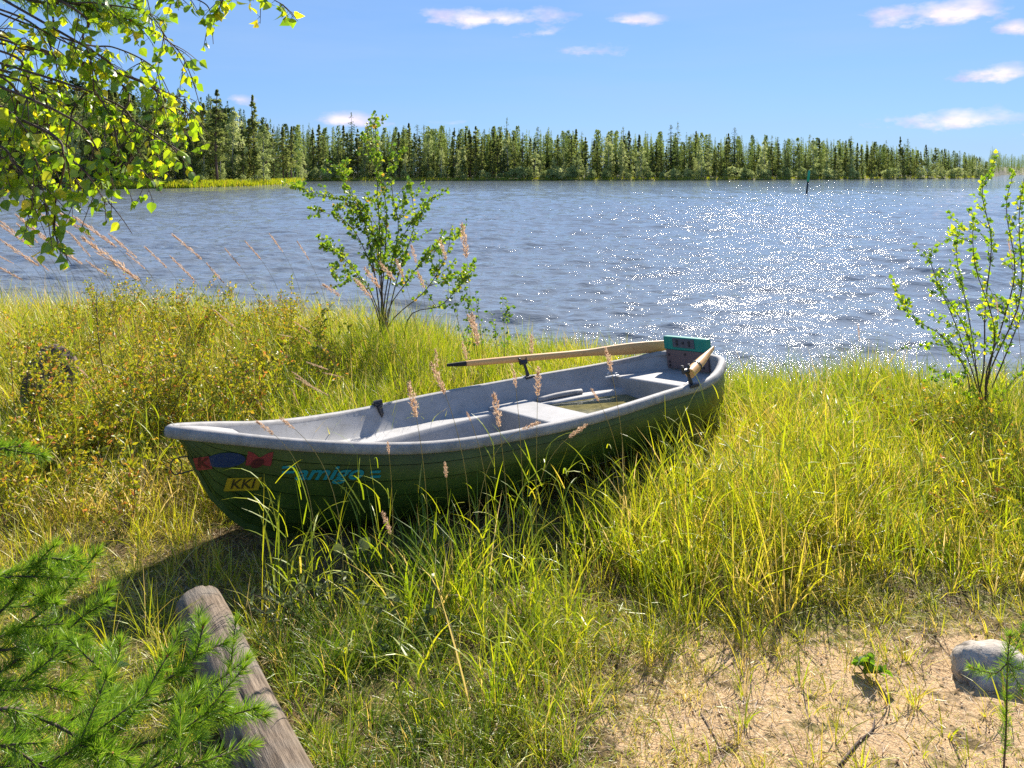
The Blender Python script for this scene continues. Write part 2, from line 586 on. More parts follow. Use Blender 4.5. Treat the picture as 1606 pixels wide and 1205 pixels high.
# ------------------------------------------------------------------ terrain
def shore(x):
    return np.interp(x, [-30, -9, -6, -4, -2, -.5, .6, 1.6, 2.2, 3.2, 4.5, 6, 9, 30],
                     [14, 12, 12, 11.5, 10.5, 9.8, 9, 8.2, 7.9, 7.7, 7.8, 8.2, 9, 12]) + .25 * np.sin(x * 2.1) + .12 * np.sin(x * 5.3 + 1)


def gz(x, y):
    x = np.asarray(x, float)
    y = np.asarray(y, float)
    s = shore(x) - y
    land = .02 + .02 * np.clip(s, 0, 8) + .045 * np.clip(4.0 - y, 0, 8) + .10 * np.exp(-((x - 1.35) ** 2 + (y - 6.55) ** 2) / .35)
    land = land + (.05 * (vnoise(x, y, .9, 1) - .5) + .02 * (vnoise(x, y, .25, 2) - .5)) * sstep(-.2, .6, s)
    sea = .02 + np.clip(s * .11, -2.5, 0)
    return np.where(s > 0, land, sea)


DPX = np.array([-1500, -600, -200, 0, 200, 300, 400, 440, 458, 468, 480, 700, 1100, 1400, 1540, 1556, 1575, 1700, 2200, 4000])
DV = np.array([60, 75, 92, 101, 107, 113, 130, 142, 150, 170, 196, 208, 218, 250, 285, 350, 640, 700, 620, 500])


def far_d(px):
    return np.interp(px, DPX, DV)


def far_z(px, d):
    """ground height of the land across the water, d metres ahead"""
    D = far_d(px)
    t = d - D
    hill = np.where(px > 1556, np.clip(t, 0, 140) * .04, 0)
    return np.where(t > 0, .35 * sstep(0, 1.2, t) + .018 * np.clip(t, 0, 90) + hill, -.15 + np.clip(t * .06, -2.2, 0))


def sheet(name, mat, x0, x1, y0, y1, nx, ny, zf, tintf=None, yw=None):
    xs = np.linspace(x0, x1, nx)
    ys = np.linspace(y0, y1, ny) if yw is None else yw
    X, Y = np.meshgrid(xs, ys)
    a = Acc()
    i, j = np.meshgrid(np.arange(len(ys) - 1), np.arange(nx - 1), indexing='ij')
    q = np.stack([i * nx + j, i * nx + j + 1, (i + 1) * nx + j + 1, (i + 1) * nx + j], -1).reshape(-1, 4)
    a.add(np.stack([X, Y, zf(X, Y)], -1).reshape(-1, 3), [q], None if tintf is None else tintf(X, Y).ravel())
    return a.obj(name, mat, smooth=True)


def sandmask(x, y):
    m = sstep(-.1, .7, x + .3 * (3.2 - y)) * sstep(4.25, 3.5, y + .2 * (2 - x) * 0)
    m2 = .35 * sstep(4.6, 3.8, y)
    edge = .7 * sstep(.5, -.3, shore(x) - y)
    return np.clip(np.maximum(np.maximum(m, m2 * (x > -1.2)), edge), 0, 1) * .66


nearg = sheet('ground', M['ground'], -24, 22, -12, 15, 460, 330, gz, sandmask)
tag(nearg, kind='structure')

# one wide sheet under everything: lake bed, far land, hills to the horizon
ang = np.concatenate([np.linspace(-math.pi, -.72, 30)[:-1], np.linspace(-.72, .72, 420), np.linspace(.72, math.pi, 30)[1:]])
rad = np.concatenate([[.5, 4, 8], np.geomspace(14, 60, 20), np.geomspace(62, 420, 220), np.geomspace(430, 4200, 60)])
A_, R_ = np.meshgrid(ang, rad)
X_, Y_ = np.sin(A_) * R_, np.cos(A_) * R_
front = np.cos(A_) > .25
pxs = np.where(front, 803 + F * np.tan(np.where(front, A_, 0)), np.where(A_ > 0, 4000, -1500))
dd = np.where(front, Y_, R_ * .25)
z1 = far_z(pxs, dd)
behind = ~front
z1 = np.where(behind, -1.2 + .03 * np.clip(R_ - 40, 0, 200), z1)
z1 = np.where(R_ < 40, -2.6, z1)
a = Acc()
na = len(ang)
i, j = np.meshgrid(np.arange(len(rad) - 1), np.arange(na - 1), indexing='ij')
q = np.stack([i * na + j, (i + 1) * na + j, (i + 1) * na + j + 1, i * na + j + 1], -1).reshape(-1, 4)
a.add(np.stack([X_, Y_, z1], -1).reshape(-1, 3), [q[:, ::-1]])
tag(a.obj('terrain', M['far_land'], smooth=True), kind='structure')

# water with real waves
ang = np.concatenate([np.linspace(-math.pi, -.66, 24)[:-1], np.linspace(-.66, .66, 620), np.linspace(.66, math.pi, 24)[1:]])
rad = np.concatenate([[3, 5], np.geomspace(6, 130, 760), np.geomspace(133, 3500, 60)])
A_, R_ = np.meshgrid(ang, rad)
X_, Y_ = np.sin(A_) * R_, np.cos(A_) * R_
dr = np.gradient(rad)[:, None]
Z_ = np.zeros_like(X_)
wr = np.random.default_rng(3)
for k in range(64):
    lam = .2 * (2.1 / .2) ** wr.random()
    th = wr.normal(R(6), R(32))
    kx, ky = math.sin(th) * 2 * math.pi / lam, -math.cos(th) * 2 * math.pi / lam
    amp = .0046 * lam ** .9
    fade = np.clip((lam / np.maximum(dr, 1e-3) - 2.5) / 3, 0, 1)
    ph = kx * X_ + ky * Y_ + wr.random() * 6.28 + 1.2 * vnoise(X_, Y_, 3.1, k % 5)
    Z_ += amp * fade * (np.sin(ph) + .3 * np.sin(2 * ph + 1.57))
calm = sstep(-.3, 2.5, Y_ - shore(X_))
Z_ *= .25 + .75 * calm
gust = .6 + .8 * vnoise(X_, Y_, 9, 8)
Z_ *= gust
a = Acc()
na = len(ang)
i, j = np.meshgrid(np.arange(len(rad) - 1), np.arange(na - 1), indexing='ij')
q = np.stack([i * na + j, i * na + j + 1, (i + 1) * na + j + 1, (i + 1) * na + j], -1).reshape(-1, 4)
a.add(np.stack([X_, Y_, Z_], -1).reshape(-1, 3), [q])
tag(a.obj('water', M['water'], smooth=True), kind='structure')

# ------------------------------------------------------------------ boat
L = 4.1
KS = np.array([0, .06, .15, .3, .5, .75, .92, 1.0])
HB = np.array([0, .164, .317, .652, .77, .683, .557, .325])
HB = np.array([0.012, .164, .33, .62, .77, .69, .55, .335])
SHR = np.array([.33, .268, .17, .059, .013, -.006, -.004, .04])
KEEL_S = np.array([0, .06, .10, .24, .4, .6, .9, 1.4, 3.0, 4.1])
KEEL_Z = np.array([.28, .26, .20, -.14, -.32, -.43, -.49, -.50, -.50, -.49])
TH, TAU, ROLL = .580, .044, -.112
fw = np.array([math.cos(TH) * math.cos(TAU), math.sin(TH) * math.cos(TAU), math.sin(TAU)])
lt = np.array([-math.sin(TH), math.cos(TH), 0.])
upv = np.cross(fw, lt)
lt2 = lt * math.cos(ROLL) + upv * math.sin(ROLL)
up2 = -lt * math.sin(ROLL) + upv * math.cos(ROLL)
BOW = np.array([-1.913, 4.418, H - 1.747])
BOFF = np.array([2.0, 0, -.50])


def B2W(p):
    p = np.asarray(p, float)
    return BOW + p[..., :1] * fw + p[..., 1:2] * lt2 + p[..., 2:3] * up2


def W2B(p):
    q = np.asarray(p, float) - BOW
    return np.stack([q @ fw, q @ lt2, q @ up2], -1)


def proj(p):
    return np.stack([803 + F * p[..., 0] / p[..., 1], 270 - F * (p[..., 2] - H) / p[..., 1]], -1)


def cat(k, v, s):
    s = np.asarray(s, float)
    m = np.gradient(v, k)
    i = np.clip(np.searchsorted(k, s) - 1, 0, len(k) - 2)
    h = k[i + 1] - k[i]
    t = (s - k[i]) / h
    return (2 * t**3 - 3 * t**2 + 1) * v[i] + (t**3 - 2 * t**2 + t) * h * m[i] + (-2 * t**3 + 3 * t**2) * v[i + 1] + (t**3 - t**2) * h * m[i + 1]


def hb(s): return np.maximum(cat(KS, HB, np.asarray(s) / L), .004)
def shz(s): return cat(KS, SHR, np.asarray(s) / L)
def kz(s): return np.interp(s, KEEL_S, KEEL_Z)


def gsec(s, w_):
    k = sstep(.1, 1.5, np.asarray(s, float))
    a = 1.25 + 1.5 * k
    c = .95 - .42 * k
    return np.clip(1 - np.clip(w_, 0, 1) ** a, 0, 1) ** c


def hull_pt(s, w_, off=0.0):
    """outer hull, b positive"""
    z = shz(s) - .02 + (kz(s) - shz(s) + .02) * w_
    return (hb(s) - .012) * gsec(s, w_) + off, z


boat = empty('rowing_boat')
boat.matrix_world = Matrix(((fw[0], lt2[0], up2[0], 0), (fw[1], lt2[1], up2[1], 0), (fw[2], lt2[2], up2[2], 0), (0, 0, 0, 1)))
boat.location = B2W(BOFF)
tag(boat, 'green rowing boat with grey interior pulled up in the tall grass at the water edge', 'rowing boat')


class BAcc(Acc):
    """collects in boat coordinates"""
    def obj(s, name, mat, parent=boat, smooth=False, bevel=0, angle=None):
        s.V = [v - BOFF if parent is not None else v for v in s.V]
        o = Acc.obj(s, name, mat, parent, smooth)
        if bevel:
            b = o.modifiers.new('bevel', 'BEVEL')
            b.width = bevel
            b.segments = 2
            b.limit_method = 'ANGLE'
        return o


def grid_faces(n, m, flip=False):
    i, j = np.meshgrid(np.arange(n - 1), np.arange(m - 1), indexing='ij')
    q = np.stack([i * m + j, i * m + j + 1, (i + 1) * m + j + 1, (i + 1) * m + j], -1).reshape(-1, 4)
    return q[:, ::-1] if flip else q


SS = np.concatenate([np.linspace(0, .5, 22)[:-1], np.linspace(.5, L, 60)])
a = BAcc()
NST = 6
for side in (1, -1):
    for k in range(NST):
        w0, w1 = k / NST, (k + 1) / NST
        ws = np.linspace(w0 + (.013 if k else 0), w1, 6)
        lapo = .015 * (ws - w0) / (w1 - w0) if k < NST - 1 else np.linspace(0, .0, 6)
        rows = []
        for ww, lo in zip(ws, lapo):
            bq, zq = hull_pt(SS, ww)
            fade = np.minimum(1, hb(SS) / .1)
            rows.append(np.stack([SS, side * (bq + lo * fade), zq], -1))
        if k < NST - 1:
            for dw, oo in ((.001, -.006), (.012, -.006), (.013, 0)):
                bq, zq = hull_pt(SS, w1 + dw)
                rows.append(np.stack([SS, side * (bq + oo * fade), zq], -1))
        rows = [rw for rw in rows]
        a.add(np.array(rows).reshape(-1, 3), [grid_faces(len(rows), len(SS), side < 0)])
# transom
ws = np.linspace(0, 1, 14)
bq, zq = hull_pt(np.full(14, L), ws)
prof = np.concatenate([np.stack([bq, zq], -1), np.stack([-bq, zq], -1)[::-1][1:]])
a.add(np.stack([np.full(len(prof), L), prof[:, 0], prof[:, 1]], -1), [np.arange(len(prof))[None]])
a.obj('hull', M['hull'])
# keel strip
a = BAcc()
ks_ = np.linspace(.12, L - .02, 40)
V = []
for s_ in ks_:
    z = float(kz(s_))
    V += [[s_, -.018, z + .02], [s_, -.014, z - .03], [s_, .014, z - .03], [s_, .018, z + .02]]
a.add(V, [grid_faces(len(ks_), 4)])
a.obj('keel', M['hull'], smooth=False)

# rim
def rim_path():
    s1 = np.linspace(L, 0, 90)[:-1]
    far = np.stack([s1, hb(s1), shz(s1)], -1)
    tip = np.array([[-.012, 0, shz(0.)]])
    near = far[::-1] * np.array([1, -1, 1])
    n = 9
    bb_ = np.linspace(-float(hb(L)), float(hb(L)), n + 2)[1:-1]
    st = np.stack([L + .03 - .02 * (np.abs(bb_) / .33) ** 2, bb_, np.full(n, float(shz(L)) - .002)], -1)
    return np.concatenate([far, tip, near, st])


RP = rim_path()
# round the corners a little
for _ in range(3):
    RP = .5 * RP + .25 * (np.roll(RP, 1, 0) + np.roll(RP, -1, 0))
tg = np.roll(RP, -1, 0) - np.roll(RP, 1, 0)
tg[:, 2] = 0
tg = nrm(tg)
nout = np.stack([-tg[:, 1], tg[:, 0], np.zeros(len(tg))], -1)
cen = np.array([2., 0, 0])
sg = np.sign(((RP - cen) * nout)[:, :2].sum(1))
if sg.mean() < 0: nout = -nout
PR = np.array([(-.028, -.02), (-.024, .002), (-.012, .012), (.010, .014), (.026, .008), (.034, -.006), (.037, -.026), (.034, -.044), (.024, -.052), (.014, -.048), (.004, -.03)])
inn = np.clip(np.abs(RP[:, 1]) / .05, .05, 1)
inn[RP[:, 0] > 3] = 1
PX = np.where(PR[None, :, 0] < 0, PR[None, :, 0] * inn[:, None], PR[None, :, 0])
V = RP[:, None] + nout[:, None] * PX[..., None] + np.array([0, 0, 1.])[None, None] * PR[None, :, 1, None]
wob = 1 + .0 * V[..., 0]
npf = len(PR)
n = len(RP)
i, j = np.meshgrid(np.arange(n), np.arange(npf - 1), indexing='ij')
q = np.stack([i * npf + j, i * npf + j + 1, ((i + 1) % n) * npf + j + 1, ((i + 1) % n) * npf + j], -1).reshape(-1, 4)
a = BAcc()
a.add(V.reshape(-1, 3), [q[:, ::-1]])
a.obj('gunwale', M['rim'], smooth=True)

# liner
def floor_z(s): return np.minimum(kz(s) + .07, shz(s) - .035)


def inner_prof(s):
    h_ = float(hb(s)); z0 = float(shz(s)); fl = float(floor_z(s)); k = min(1, h_ / .5)
    lz = max(z0 - .15 - .02 * k, fl + .02)
    pts = [(h_ - .022, z0 + .0), (h_ - .035, z0 - .03), (h_ - .05 - .02 * k, z0 - .10), (h_ - .07 - .03 * k, lz + .012), (h_ - .08 - .035 * k, lz),
           (h_ - .10 - .14 * k, lz - .004), (h_ - .11 - .145 * k, lz - .016), (h_ - .125 - .15 * k, lz - .06), (h_ * .58, fl + .05), (h_ * .46, fl + .008), (h_ * .2, fl), (0, fl)]
    res = []
    for b_, z_ in pts:
        z_ = max(z_, fl)
        w_ = np.clip((z0 - .02 - z_) / max(z0 - .02 - float(kz(s)), .02), 0, 1)
        lim = max((h_ - .012) * float(gsec(s, w_)) - .014, 0.0)
        res.append((min(max(b_, 0), lim), z_))
    return res


si = np.concatenate([np.linspace(.05, .6, 16)[:-1], np.linspace(.6, L - .015, 56)])
rows = []
for s_ in si:
    p = inner_prof(s_)
    full = p + [(-b_, z_) for b_, z_ in p[::-1][1:]]
    rows.append([[s_, b_, z_] for b_, z_ in full])
rows = np.array(rows)
a = BAcc()
m = rows.shape[1]
a.add(rows.reshape(-1, 3), [grid_faces(len(si), m)])
last = rows[-1]
a.add(last, [np.arange(m)[None]])
a.obj('liner', M['liner'], smooth=True)
# bow deck
a = BAcc()
sd_ = np.linspace(.04, .42, 10)
V = []
for s_ in sd_:
    h_ = max(float(hb(s_)) - .02, .002)
    zz = float(shz(s_)) - .002 - .03 * (s_ / .42) ** 2
    V += [[s_, h_, zz + .004], [s_, h_ * .5, zz + .006], [s_, 0, zz + .006], [s_, -h_ * .5, zz + .006], [s_, -h_, zz + .004]]
a.add(V, [grid_faces(len(sd_), 5, True)])
a.obj('bow_deck', M['liner'], smooth=True)


def bench(name, s0, s1, ztop, inset, round_end=False, ns=10):
    a = BAcc()
    V = []
    for s_ in np.linspace(s0, s1, ns):
        h_ = float(hb(s_)) - inset
        hbot = max(min(h_ - .03, float(hb(s_)) * .6), .05)
        zf = float(floor_z(s_)) - .0
        V += [[s_, hbot, zf], [s_, h_, ztop], [s_, h_ * .5, ztop + .004], [s_, -h_ * .5, ztop + .004], [s_, -h_, ztop], [s_, -hbot, zf]]
    q = [grid_faces(ns, 6, True)]
    q += [np.array([[0, 1, 2, 3, 4, 5]]), np.array([[5, 4, 3, 2, 1, 0]]) + 6 * (ns - 1)]
    a.add(V, q)
    return a.obj(name, M['liner'], bevel=.014)


bench('thwart', .60 * L, .68 * L, -.145, .115)
bench('stern_bench', .885 * L, L - .03, -.100, .055)


def box(acc, c, sx, sy, sz, R3=None, T=.5):
    v = np.array([[x, y, z] for x in (-.5, .5) for y in (-.5, .5) for z in (-.5, .5)]) * [sx, sy, sz]
    if R3 is not None: v = v @ np.asarray(R3).T
    acc.add(v + c, [np.array([[0, 1, 3, 2], [4, 6, 7, 5], [0, 4, 5, 1], [2, 3, 7, 6], [0, 2, 6, 4], [1, 5, 7, 3]])], T)


# side rails and their little hooks on the far ledge
a = BAcc()
s_ = np.linspace(.70 * L, .80 * L, 8)
tube(a, np.stack([s_, hb(s_) - .17, np.full(8, -.165) + .01 * np.sin(np.linspace(0, 3.1, 8))], -1), .022, 8, flat=1.3)
a.obj('grab_rail', M['rim'], smooth=True)
for s_, bb_, z_ in ((.872 * L, .44, -.088), (.655 * L, -.55, -.135), (.885 * L, -.43, -.088)):
    a = BAcc()
    box(a, np.array([s_, bb_, z_]), .13, .035, .012)
    tube(a, [[s_ - .045, bb_, z_], [s_ - .045, bb_, z_ + .03], [s_ - .02, bb_ + .012, z_ + .036]], .007, 6)
    tube(a, [[s_ + .045, bb_, z_], [s_ + .045, bb_, z_ + .022]], .010, 6)
    a.obj('cleat', M['zinc'], bevel=.003)

# rain water standing between thwart and stern bench
a = BAcc()
V = []
sw = np.linspace(.683 * L, .883 * L, 12)
for s_ in sw:
    for q_ in np.linspace(-1, 1, 9):
        b_ = q_ * (float(hb(s_)) * .72)
        V.append([s_, b_, -.255 - .044 * (s_ - 3.2) + .112 * b_])
a.add(V, [grid_faces(12, 9)])
a.V = [B2W(v) for v in a.V]
bw = Acc.obj(a, 'rain_water', M['bilge'], None, True)
tag(bw, 'murky yellow-brown rain water standing inside the grey boat before its stern bench', 'puddle', kind='stuff')
# a sloping chock and a dead leaf in the bilge
a = BAcc()
a.add([[2.95, .30, -.40], [3.25, .42, -.22], [3.32, .34, -.21], [3.02, .12, -.40], [2.97, .30, -.42], [3.27, .42, -.25], [3.34, .34, -.24], [3.04, .12, -.42]],
      [np.array([[0, 1, 2, 3], [7, 6, 5, 4], [0, 4, 5, 1], [1, 5, 6, 2], [2, 6, 7, 3], [3, 7, 4, 0]])])
a.obj('foot_brace', M['liner'], bevel=.006)

# motor board on the transom
MBX = L + .005


def yz_plate(acc, s0, s1, b0, b1, z0, z1):
    box(acc, np.array([(s0 + s1) / 2, (b0 + b1) / 2, (z0 + z1) / 2]), s1 - s0, b1 - b0, z1 - z0)


bL, bR, zT = .285, -.215, .185
mbp = BAcc()
yz_plate(mbp, L - .045, L + .01, bR, bL, .075, zT)
mb_o = mbp.obj('motor_pad', M['teal_pad'], bevel=.008)
mbp = BAcc()
yz_plate(mbp, L - .040, L - .012, bR + .012, bL - .012, -.085, .0745)
mb2 = mbp.obj('transom_board', M['brown_board'], bevel=.006)
c = (bL + bR) / 2 + .01
mbp = BAcc()
yz_plate(mbp, L - .051, L - .0455, c - .125, c + .125, .10, .175)
pl = mbp.obj('metal_plate', M['grey_plate'], parent=None, bevel=.002)
pl.data.transform(Matrix.Translation(-Vector(BOFF)))
pl.parent = mb_o
for k, (bb_, zz) in enumerate(((c - .07, .15), (c + .07, .15), (c - .07, .125), (c + .07, .125), (c, .14), (bR + .05, .03), (bL - .05, .03), (bL - .05, -.03), (bL - .05, -.06), (c, .045), (bR + .06, -.05))):
    bo = BAcc()
    xo = L - .0525 if zz > .08 else L - .042
    tube(bo, [[xo - .006, bb_, zz], [xo + .004, bb_, zz]], .011 if zz > .08 else .009, 10)
    o = bo.obj('bolt', M['black_metal'], parent=None)
    o.data.transform(Matrix.Translation(-Vector(BOFF)))
    o.parent = mb_o if zz > .08 else mb2

# bow ring and bow handle
a = BAcc()
th_ = np.linspace(0, 2 * math.pi, 18)
cx, cz = .055, .10
tube(a, np.stack([cx + .030 * np.cos(th_), np.zeros(18), cz + .045 * np.sin(th_)], -1), .0035, 6)
tube(a, [[.07, 0, cz + .045], [.16, 0, cz + .038]], .004, 6)
tube(a, [[.07, 0, cz - .045], [.2, 0, cz - .038]], .004, 6)
a.obj('bow_ring', M['black_metal'], smooth=True)


# oarlocks
def oarlock(s_, side, h_, up=True, name='oarlock'):
    a = BAcc()
    b_ = side * (float(hb(s_)) + .008)
    z_ = float(shz(s_)) + .015
    box(a, np.array([s_, b_, z_ - .012]), .085, .075, .02)
    tube(a, [[s_, b_, z_], [s_ - .012, b_, z_ + h_ * .5], [s_ - .03, b_, z_ + h_]], [.017, .013, .012], 8)
    if up:
        t = np.linspace(-.2, math.pi + .2, 12) + math.pi
        tube(a, np.stack([s_ - .035 + .034 * np.cos(t), np.full(12, b_), z_ + h_ + .034 + .036 * np.sin(t)], -1), .011, 6)
        tube(a, [[s_ - .065, b_, z_ + h_ - .005], [s_ + .0, b_, z_ + h_ - .005]], .02, 8)
    return a.obj(name, M['black_metal'], smooth=False, bevel=.002)


def nearest_s(px, side):
    ss = np.linspace(0, L, 800)
    p = proj(B2W(np.stack([ss, side * hb(ss), shz(ss)], -1)))
    return float(ss[np.argmin(abs(p[:, 0] - px) + (0 if side > 0 else 0))])


s_far = nearest_s(829, 1)
oarlock(s_far, 1, .12)
s_near = nearest_s(1083, -1)
oarlock(s_near, -1, .10)
# folded block on the far rim, forward
s3 = nearest_s(592, 1)
a = BAcc()
b3, z3 = float(hb(s3)) - .005, float(shz(s3))
box(a, np.array([s3, b3, z3 + .018]), .06, .07, .018)
tube(a, [[s3, b3 - .03, z3 + .01], [s3 + .01, b3 - .045, z3 - .05], [s3 + .005, b3 - .05, z3 - .075]], [.022, .016, .004], 8)
tube(a, [[s3 - .03, b3, z3 + .03], [s3 + .03, b3 - .02, z3 + .034]], .018, 8)
a.obj('rowlock_socket', M['black_metal'], bevel=.003)


# stickers and lettering on the near bow
def find_sw(px, py):
    s_, w_ = np.meshgrid(np.linspace(.05, 2.5, 260), np.linspace(0, 1, 120))
    bq, zq = hull_pt(s_, w_, .012)
    p = proj(B2W(np.stack([s_, -bq, zq], -1)))
    k = np.argmin(((p - [px, py]) ** 2).sum(-1))
    return s_.flat[k], w_.flat[k]


def on_hull(s0, w0, X, Y, off):
    """X metres aft, Y metres up along the planking"""
    s_ = s0 + X
    z0 = hull_pt(s0, w0)[1]
    dep = np.maximum(shz(s_) - .02 - kz(s_), .1)
    w_ = np.clip((shz(s_) - .02 - z0 - Y) / dep, 0, 1)
    # keep distances even where the section turns
    bq, zq = hull_pt(s_, w_, off)
    return np.stack([s_, -bq, zq], -1)


def decal_poly(name, mat, px, py, fn, w_m, h_m, rot=0, off=.0165, parent=boat, skew=0, n=(10, 6)):
    s0, w0 = find_sw(px, py)
    U, Vv = np.meshgrid(np.linspace(-1, 1, n[0]), np.linspace(-1, 1, n[1]), indexing='ij')
    X, Y = fn(U, Vv)
    X, Y = X * w_m / 2, Y * h_m / 2
    X = X + skew * Y
    X, Y = X * math.cos(rot) - Y * math.sin(rot), X * math.sin(rot) + Y * math.cos(rot)
    a = BAcc()
    P = on_hull(s0, w0, X, Y, off)
    P2 = on_hull(s0, w0, X, Y, off - .004)
    nn = n[0] * n[1]
    a.add(P.reshape(-1, 3), [grid_faces(n[0], n[1])])
    a.add(P2.reshape(-1, 3), [grid_faces(n[0], n[1], True)])
    o = a.obj(name, mat, parent=None)
    o.data.transform(Matrix.Translation(-Vector(BOFF)))
    o.parent = parent
    return o


rect = lambda U, V_: (U, V_)
oval = lambda U, V_: (U * np.sqrt(1 - V_**2 / 2), V_ * np.sqrt(1 - U**2 / 2))


def decal_text(name, txt, mat, px, py, size, rot=0, off=.019, parent=boat, skew=0, sx=1.0, bold=.0):
    cu = bpy.data.curves.new(name, 'FONT')
    cu.body = txt
    cu.size = 1
    cu.align_x = 'CENTER'
    cu.align_y = 'CENTER'
    cu.offset = bold
    cu.resolution_u = 3
    tmp = bpy.data.objects.new(name, cu)
    COL.objects.link(tmp)
    dg = bpy.context.evaluated_depsgraph_get()
    me = bpy.data.meshes.new_from_object(tmp.evaluated_get(dg))
    bpy.data.objects.remove(tmp)
    bpy.data.curves.remove(cu)
    co = np.zeros(len(me.vertices) * 3, np.float32)
    me.vertices.foreach_get('co', co)
    co = co.reshape(-1, 3).astype(float)
    X, Y = co[:, 0] * size * sx, co[:, 1] * size
    X = X + skew * Y
    X, Y = X * math.cos(rot) - Y * math.sin(rot), X * math.sin(rot) + Y * math.cos(rot)
    s0, w0 = find_sw(px, py)
    P = on_hull(s0, w0, X, Y, off) - BOFF
    me.vertices.foreach_set('co', P.astype(np.float32).ravel())
    me.materials.clear()
    me.materials.append(mat)
    me.update()
    return link(name, me, parent)


k_ = decal_poly('red_sticker', M['red_sticker'], 317, 727, rect, .068, .078, rot=R(8), skew=-.1)
decal_text('letter', 'K', M['dark_red'], 317, 727, .08, rot=R(0), parent=k_, bold=.03)
decal_poly('blue_sticker', M['blue_sticker'], 353, 722, oval, .19, .085, rot=R(-4))
rs = decal_poly('butterfly_sticker', M['red_sticker'], 406, 722, lambda U, V_: (U, V_ * (.35 + .65 * np.abs(np.sin(U * 1.6))) + .25 * np.abs(U)), .125, .08, rot=R(-10), n=(14, 6))
decal_poly('dark_mark', M['dark_red'], 403, 727, oval, .07, .05, rot=R(20), off=.019, parent=rs)
yp = decal_poly('number_plate', M['yellow_sticker'], 381, 760, rect, .165, .078, rot=R(-5), skew=.12)
decal_text('lettering', 'KKI', M['plate_ink'], 380, 760, .080, parent=yp, bold=.015, skew=.12, sx=.95, rot=R(-5))
decal_text('boat_name', 'amigo', M['turquoise'], 520, 742, .115, rot=R(-7), bold=.022, skew=.35, sx=1.2)
for px_, rr, ln_ in ((452, -6, .06), (588, -6, .05)):
    for k in (-1, 1):
        decal_poly('name_stripe', M['turquoise'], px_ + k, 740 + k * 4 + (px_ - 520) * .05, lambda U, V_: (U, V_), ln_, .014, rot=R(rr), off=.019, skew=.3, n=(5, 2))


# oars
def oar(pts, radii, flats, label, tipdark=0):
    P = np.array(pts)
    n = 40
    Q = smooth_path(P, n)
    rr = np.interp(np.linspace(0, 1, n), np.linspace(0, 1, len(radii)), radii)
    ff = np.interp(np.linspace(0, 1, n), np.linspace(0, 1, len(flats)), flats)
    o = empty('oar', Q[0])
    base = Q[0].copy()
    tag(o, label, 'oar')
    k0 = int(n * tipdark)
    tg_ = nrm(np.gradient(Q, axis=0))
    u = nrm(np.cross(tg_, np.array([0, 0, 1.])))
    v = np.cross(u, tg_)
    nn = 14
    an = np.arange(nn) * 2 * math.pi / nn

    def seg(i0, i1, name, mat):
        a = Acc()
        k = i1 - i0
        V = Q[i0:i1, None] - base + rr[i0:i1, None, None] * (u[i0:i1, None] * np.cos(an)[None, :, None] * ff[i0:i1, None, None] + v[i0:i1, None] * np.sin(an)[None, :, None])
        i, j = np.meshgrid(np.arange(k - 1), np.arange(nn), indexing='ij')
        q = np.stack([i * nn + j, i * nn + (j + 1) % nn, (i + 1) * nn + (j + 1) % nn, (i + 1) * nn + j], -1).reshape(-1, 4)
        a.add(V.reshape(-1, 3), [q, np.arange(nn)[::-1][None], ((k - 1) * nn + np.arange(nn))[None]])
        ob = a.obj(name, mat, o, smooth=True)
        e = ob.modifiers.new('edge', 'EDGE_SPLIT')
        e.split_angle = R(50)
        return ob
    if tipdark:
        seg(0, k0 + 1, 'grip', M['black_rubber'])
    seg(k0, int(n * .62), 'shaft', M['oar'])
    seg(int(n * .62) - 1, n, 'blade', M['oar'])
    return o


ol = B2W(np.array([s_far - .035, float(hb(s_far)) + .008, float(shz(s_far)) + .015 + .12 + .034]))
d0 = ol[1]
pA = W(701, 573, d0 - .16)
pB = W(1046, 542, d0 + .42)
oar([pA, pA * .65 + pB * .35, pA * .3 + pB * .7, pB], [.012, .024, .027, .028, .028, .028, .030, .044, .052, .052, .047], [1, 1, 1, 1, 1, 1, .9, .6, .5, .45, .45],
    'brown varnished oar lying level along the far side of the boat', .08)
nl = B2W(np.array([s_near, -float(hb(s_near)), float(shz(s_near))]))
print('near lock', nl, s_near, proj(nl[None]))
print('pad', B2W(np.array([L, bR, .1])))
pC = W(1082, 586, nl[1] - .02)
pD = W(1119, 546, nl[1] + .42)
o2 = oar([pC, pC * .5 + pD * .5, pD], [.037, .038, .036, .032, .028, .022, .016], [1, 1, 1, 1, .8, .6, .5],
         'short-looking oar resting on the near stern corner, its round end towards the bow', 0)
a = Acc()
mid = pC * .75 + pD * .25
t_ = nrm((pD - pC)[None])[0]
tube(a, [mid - pC, mid - pC + t_ * .012], .043, 12)
a.obj('collar', M['black_metal'], o2)


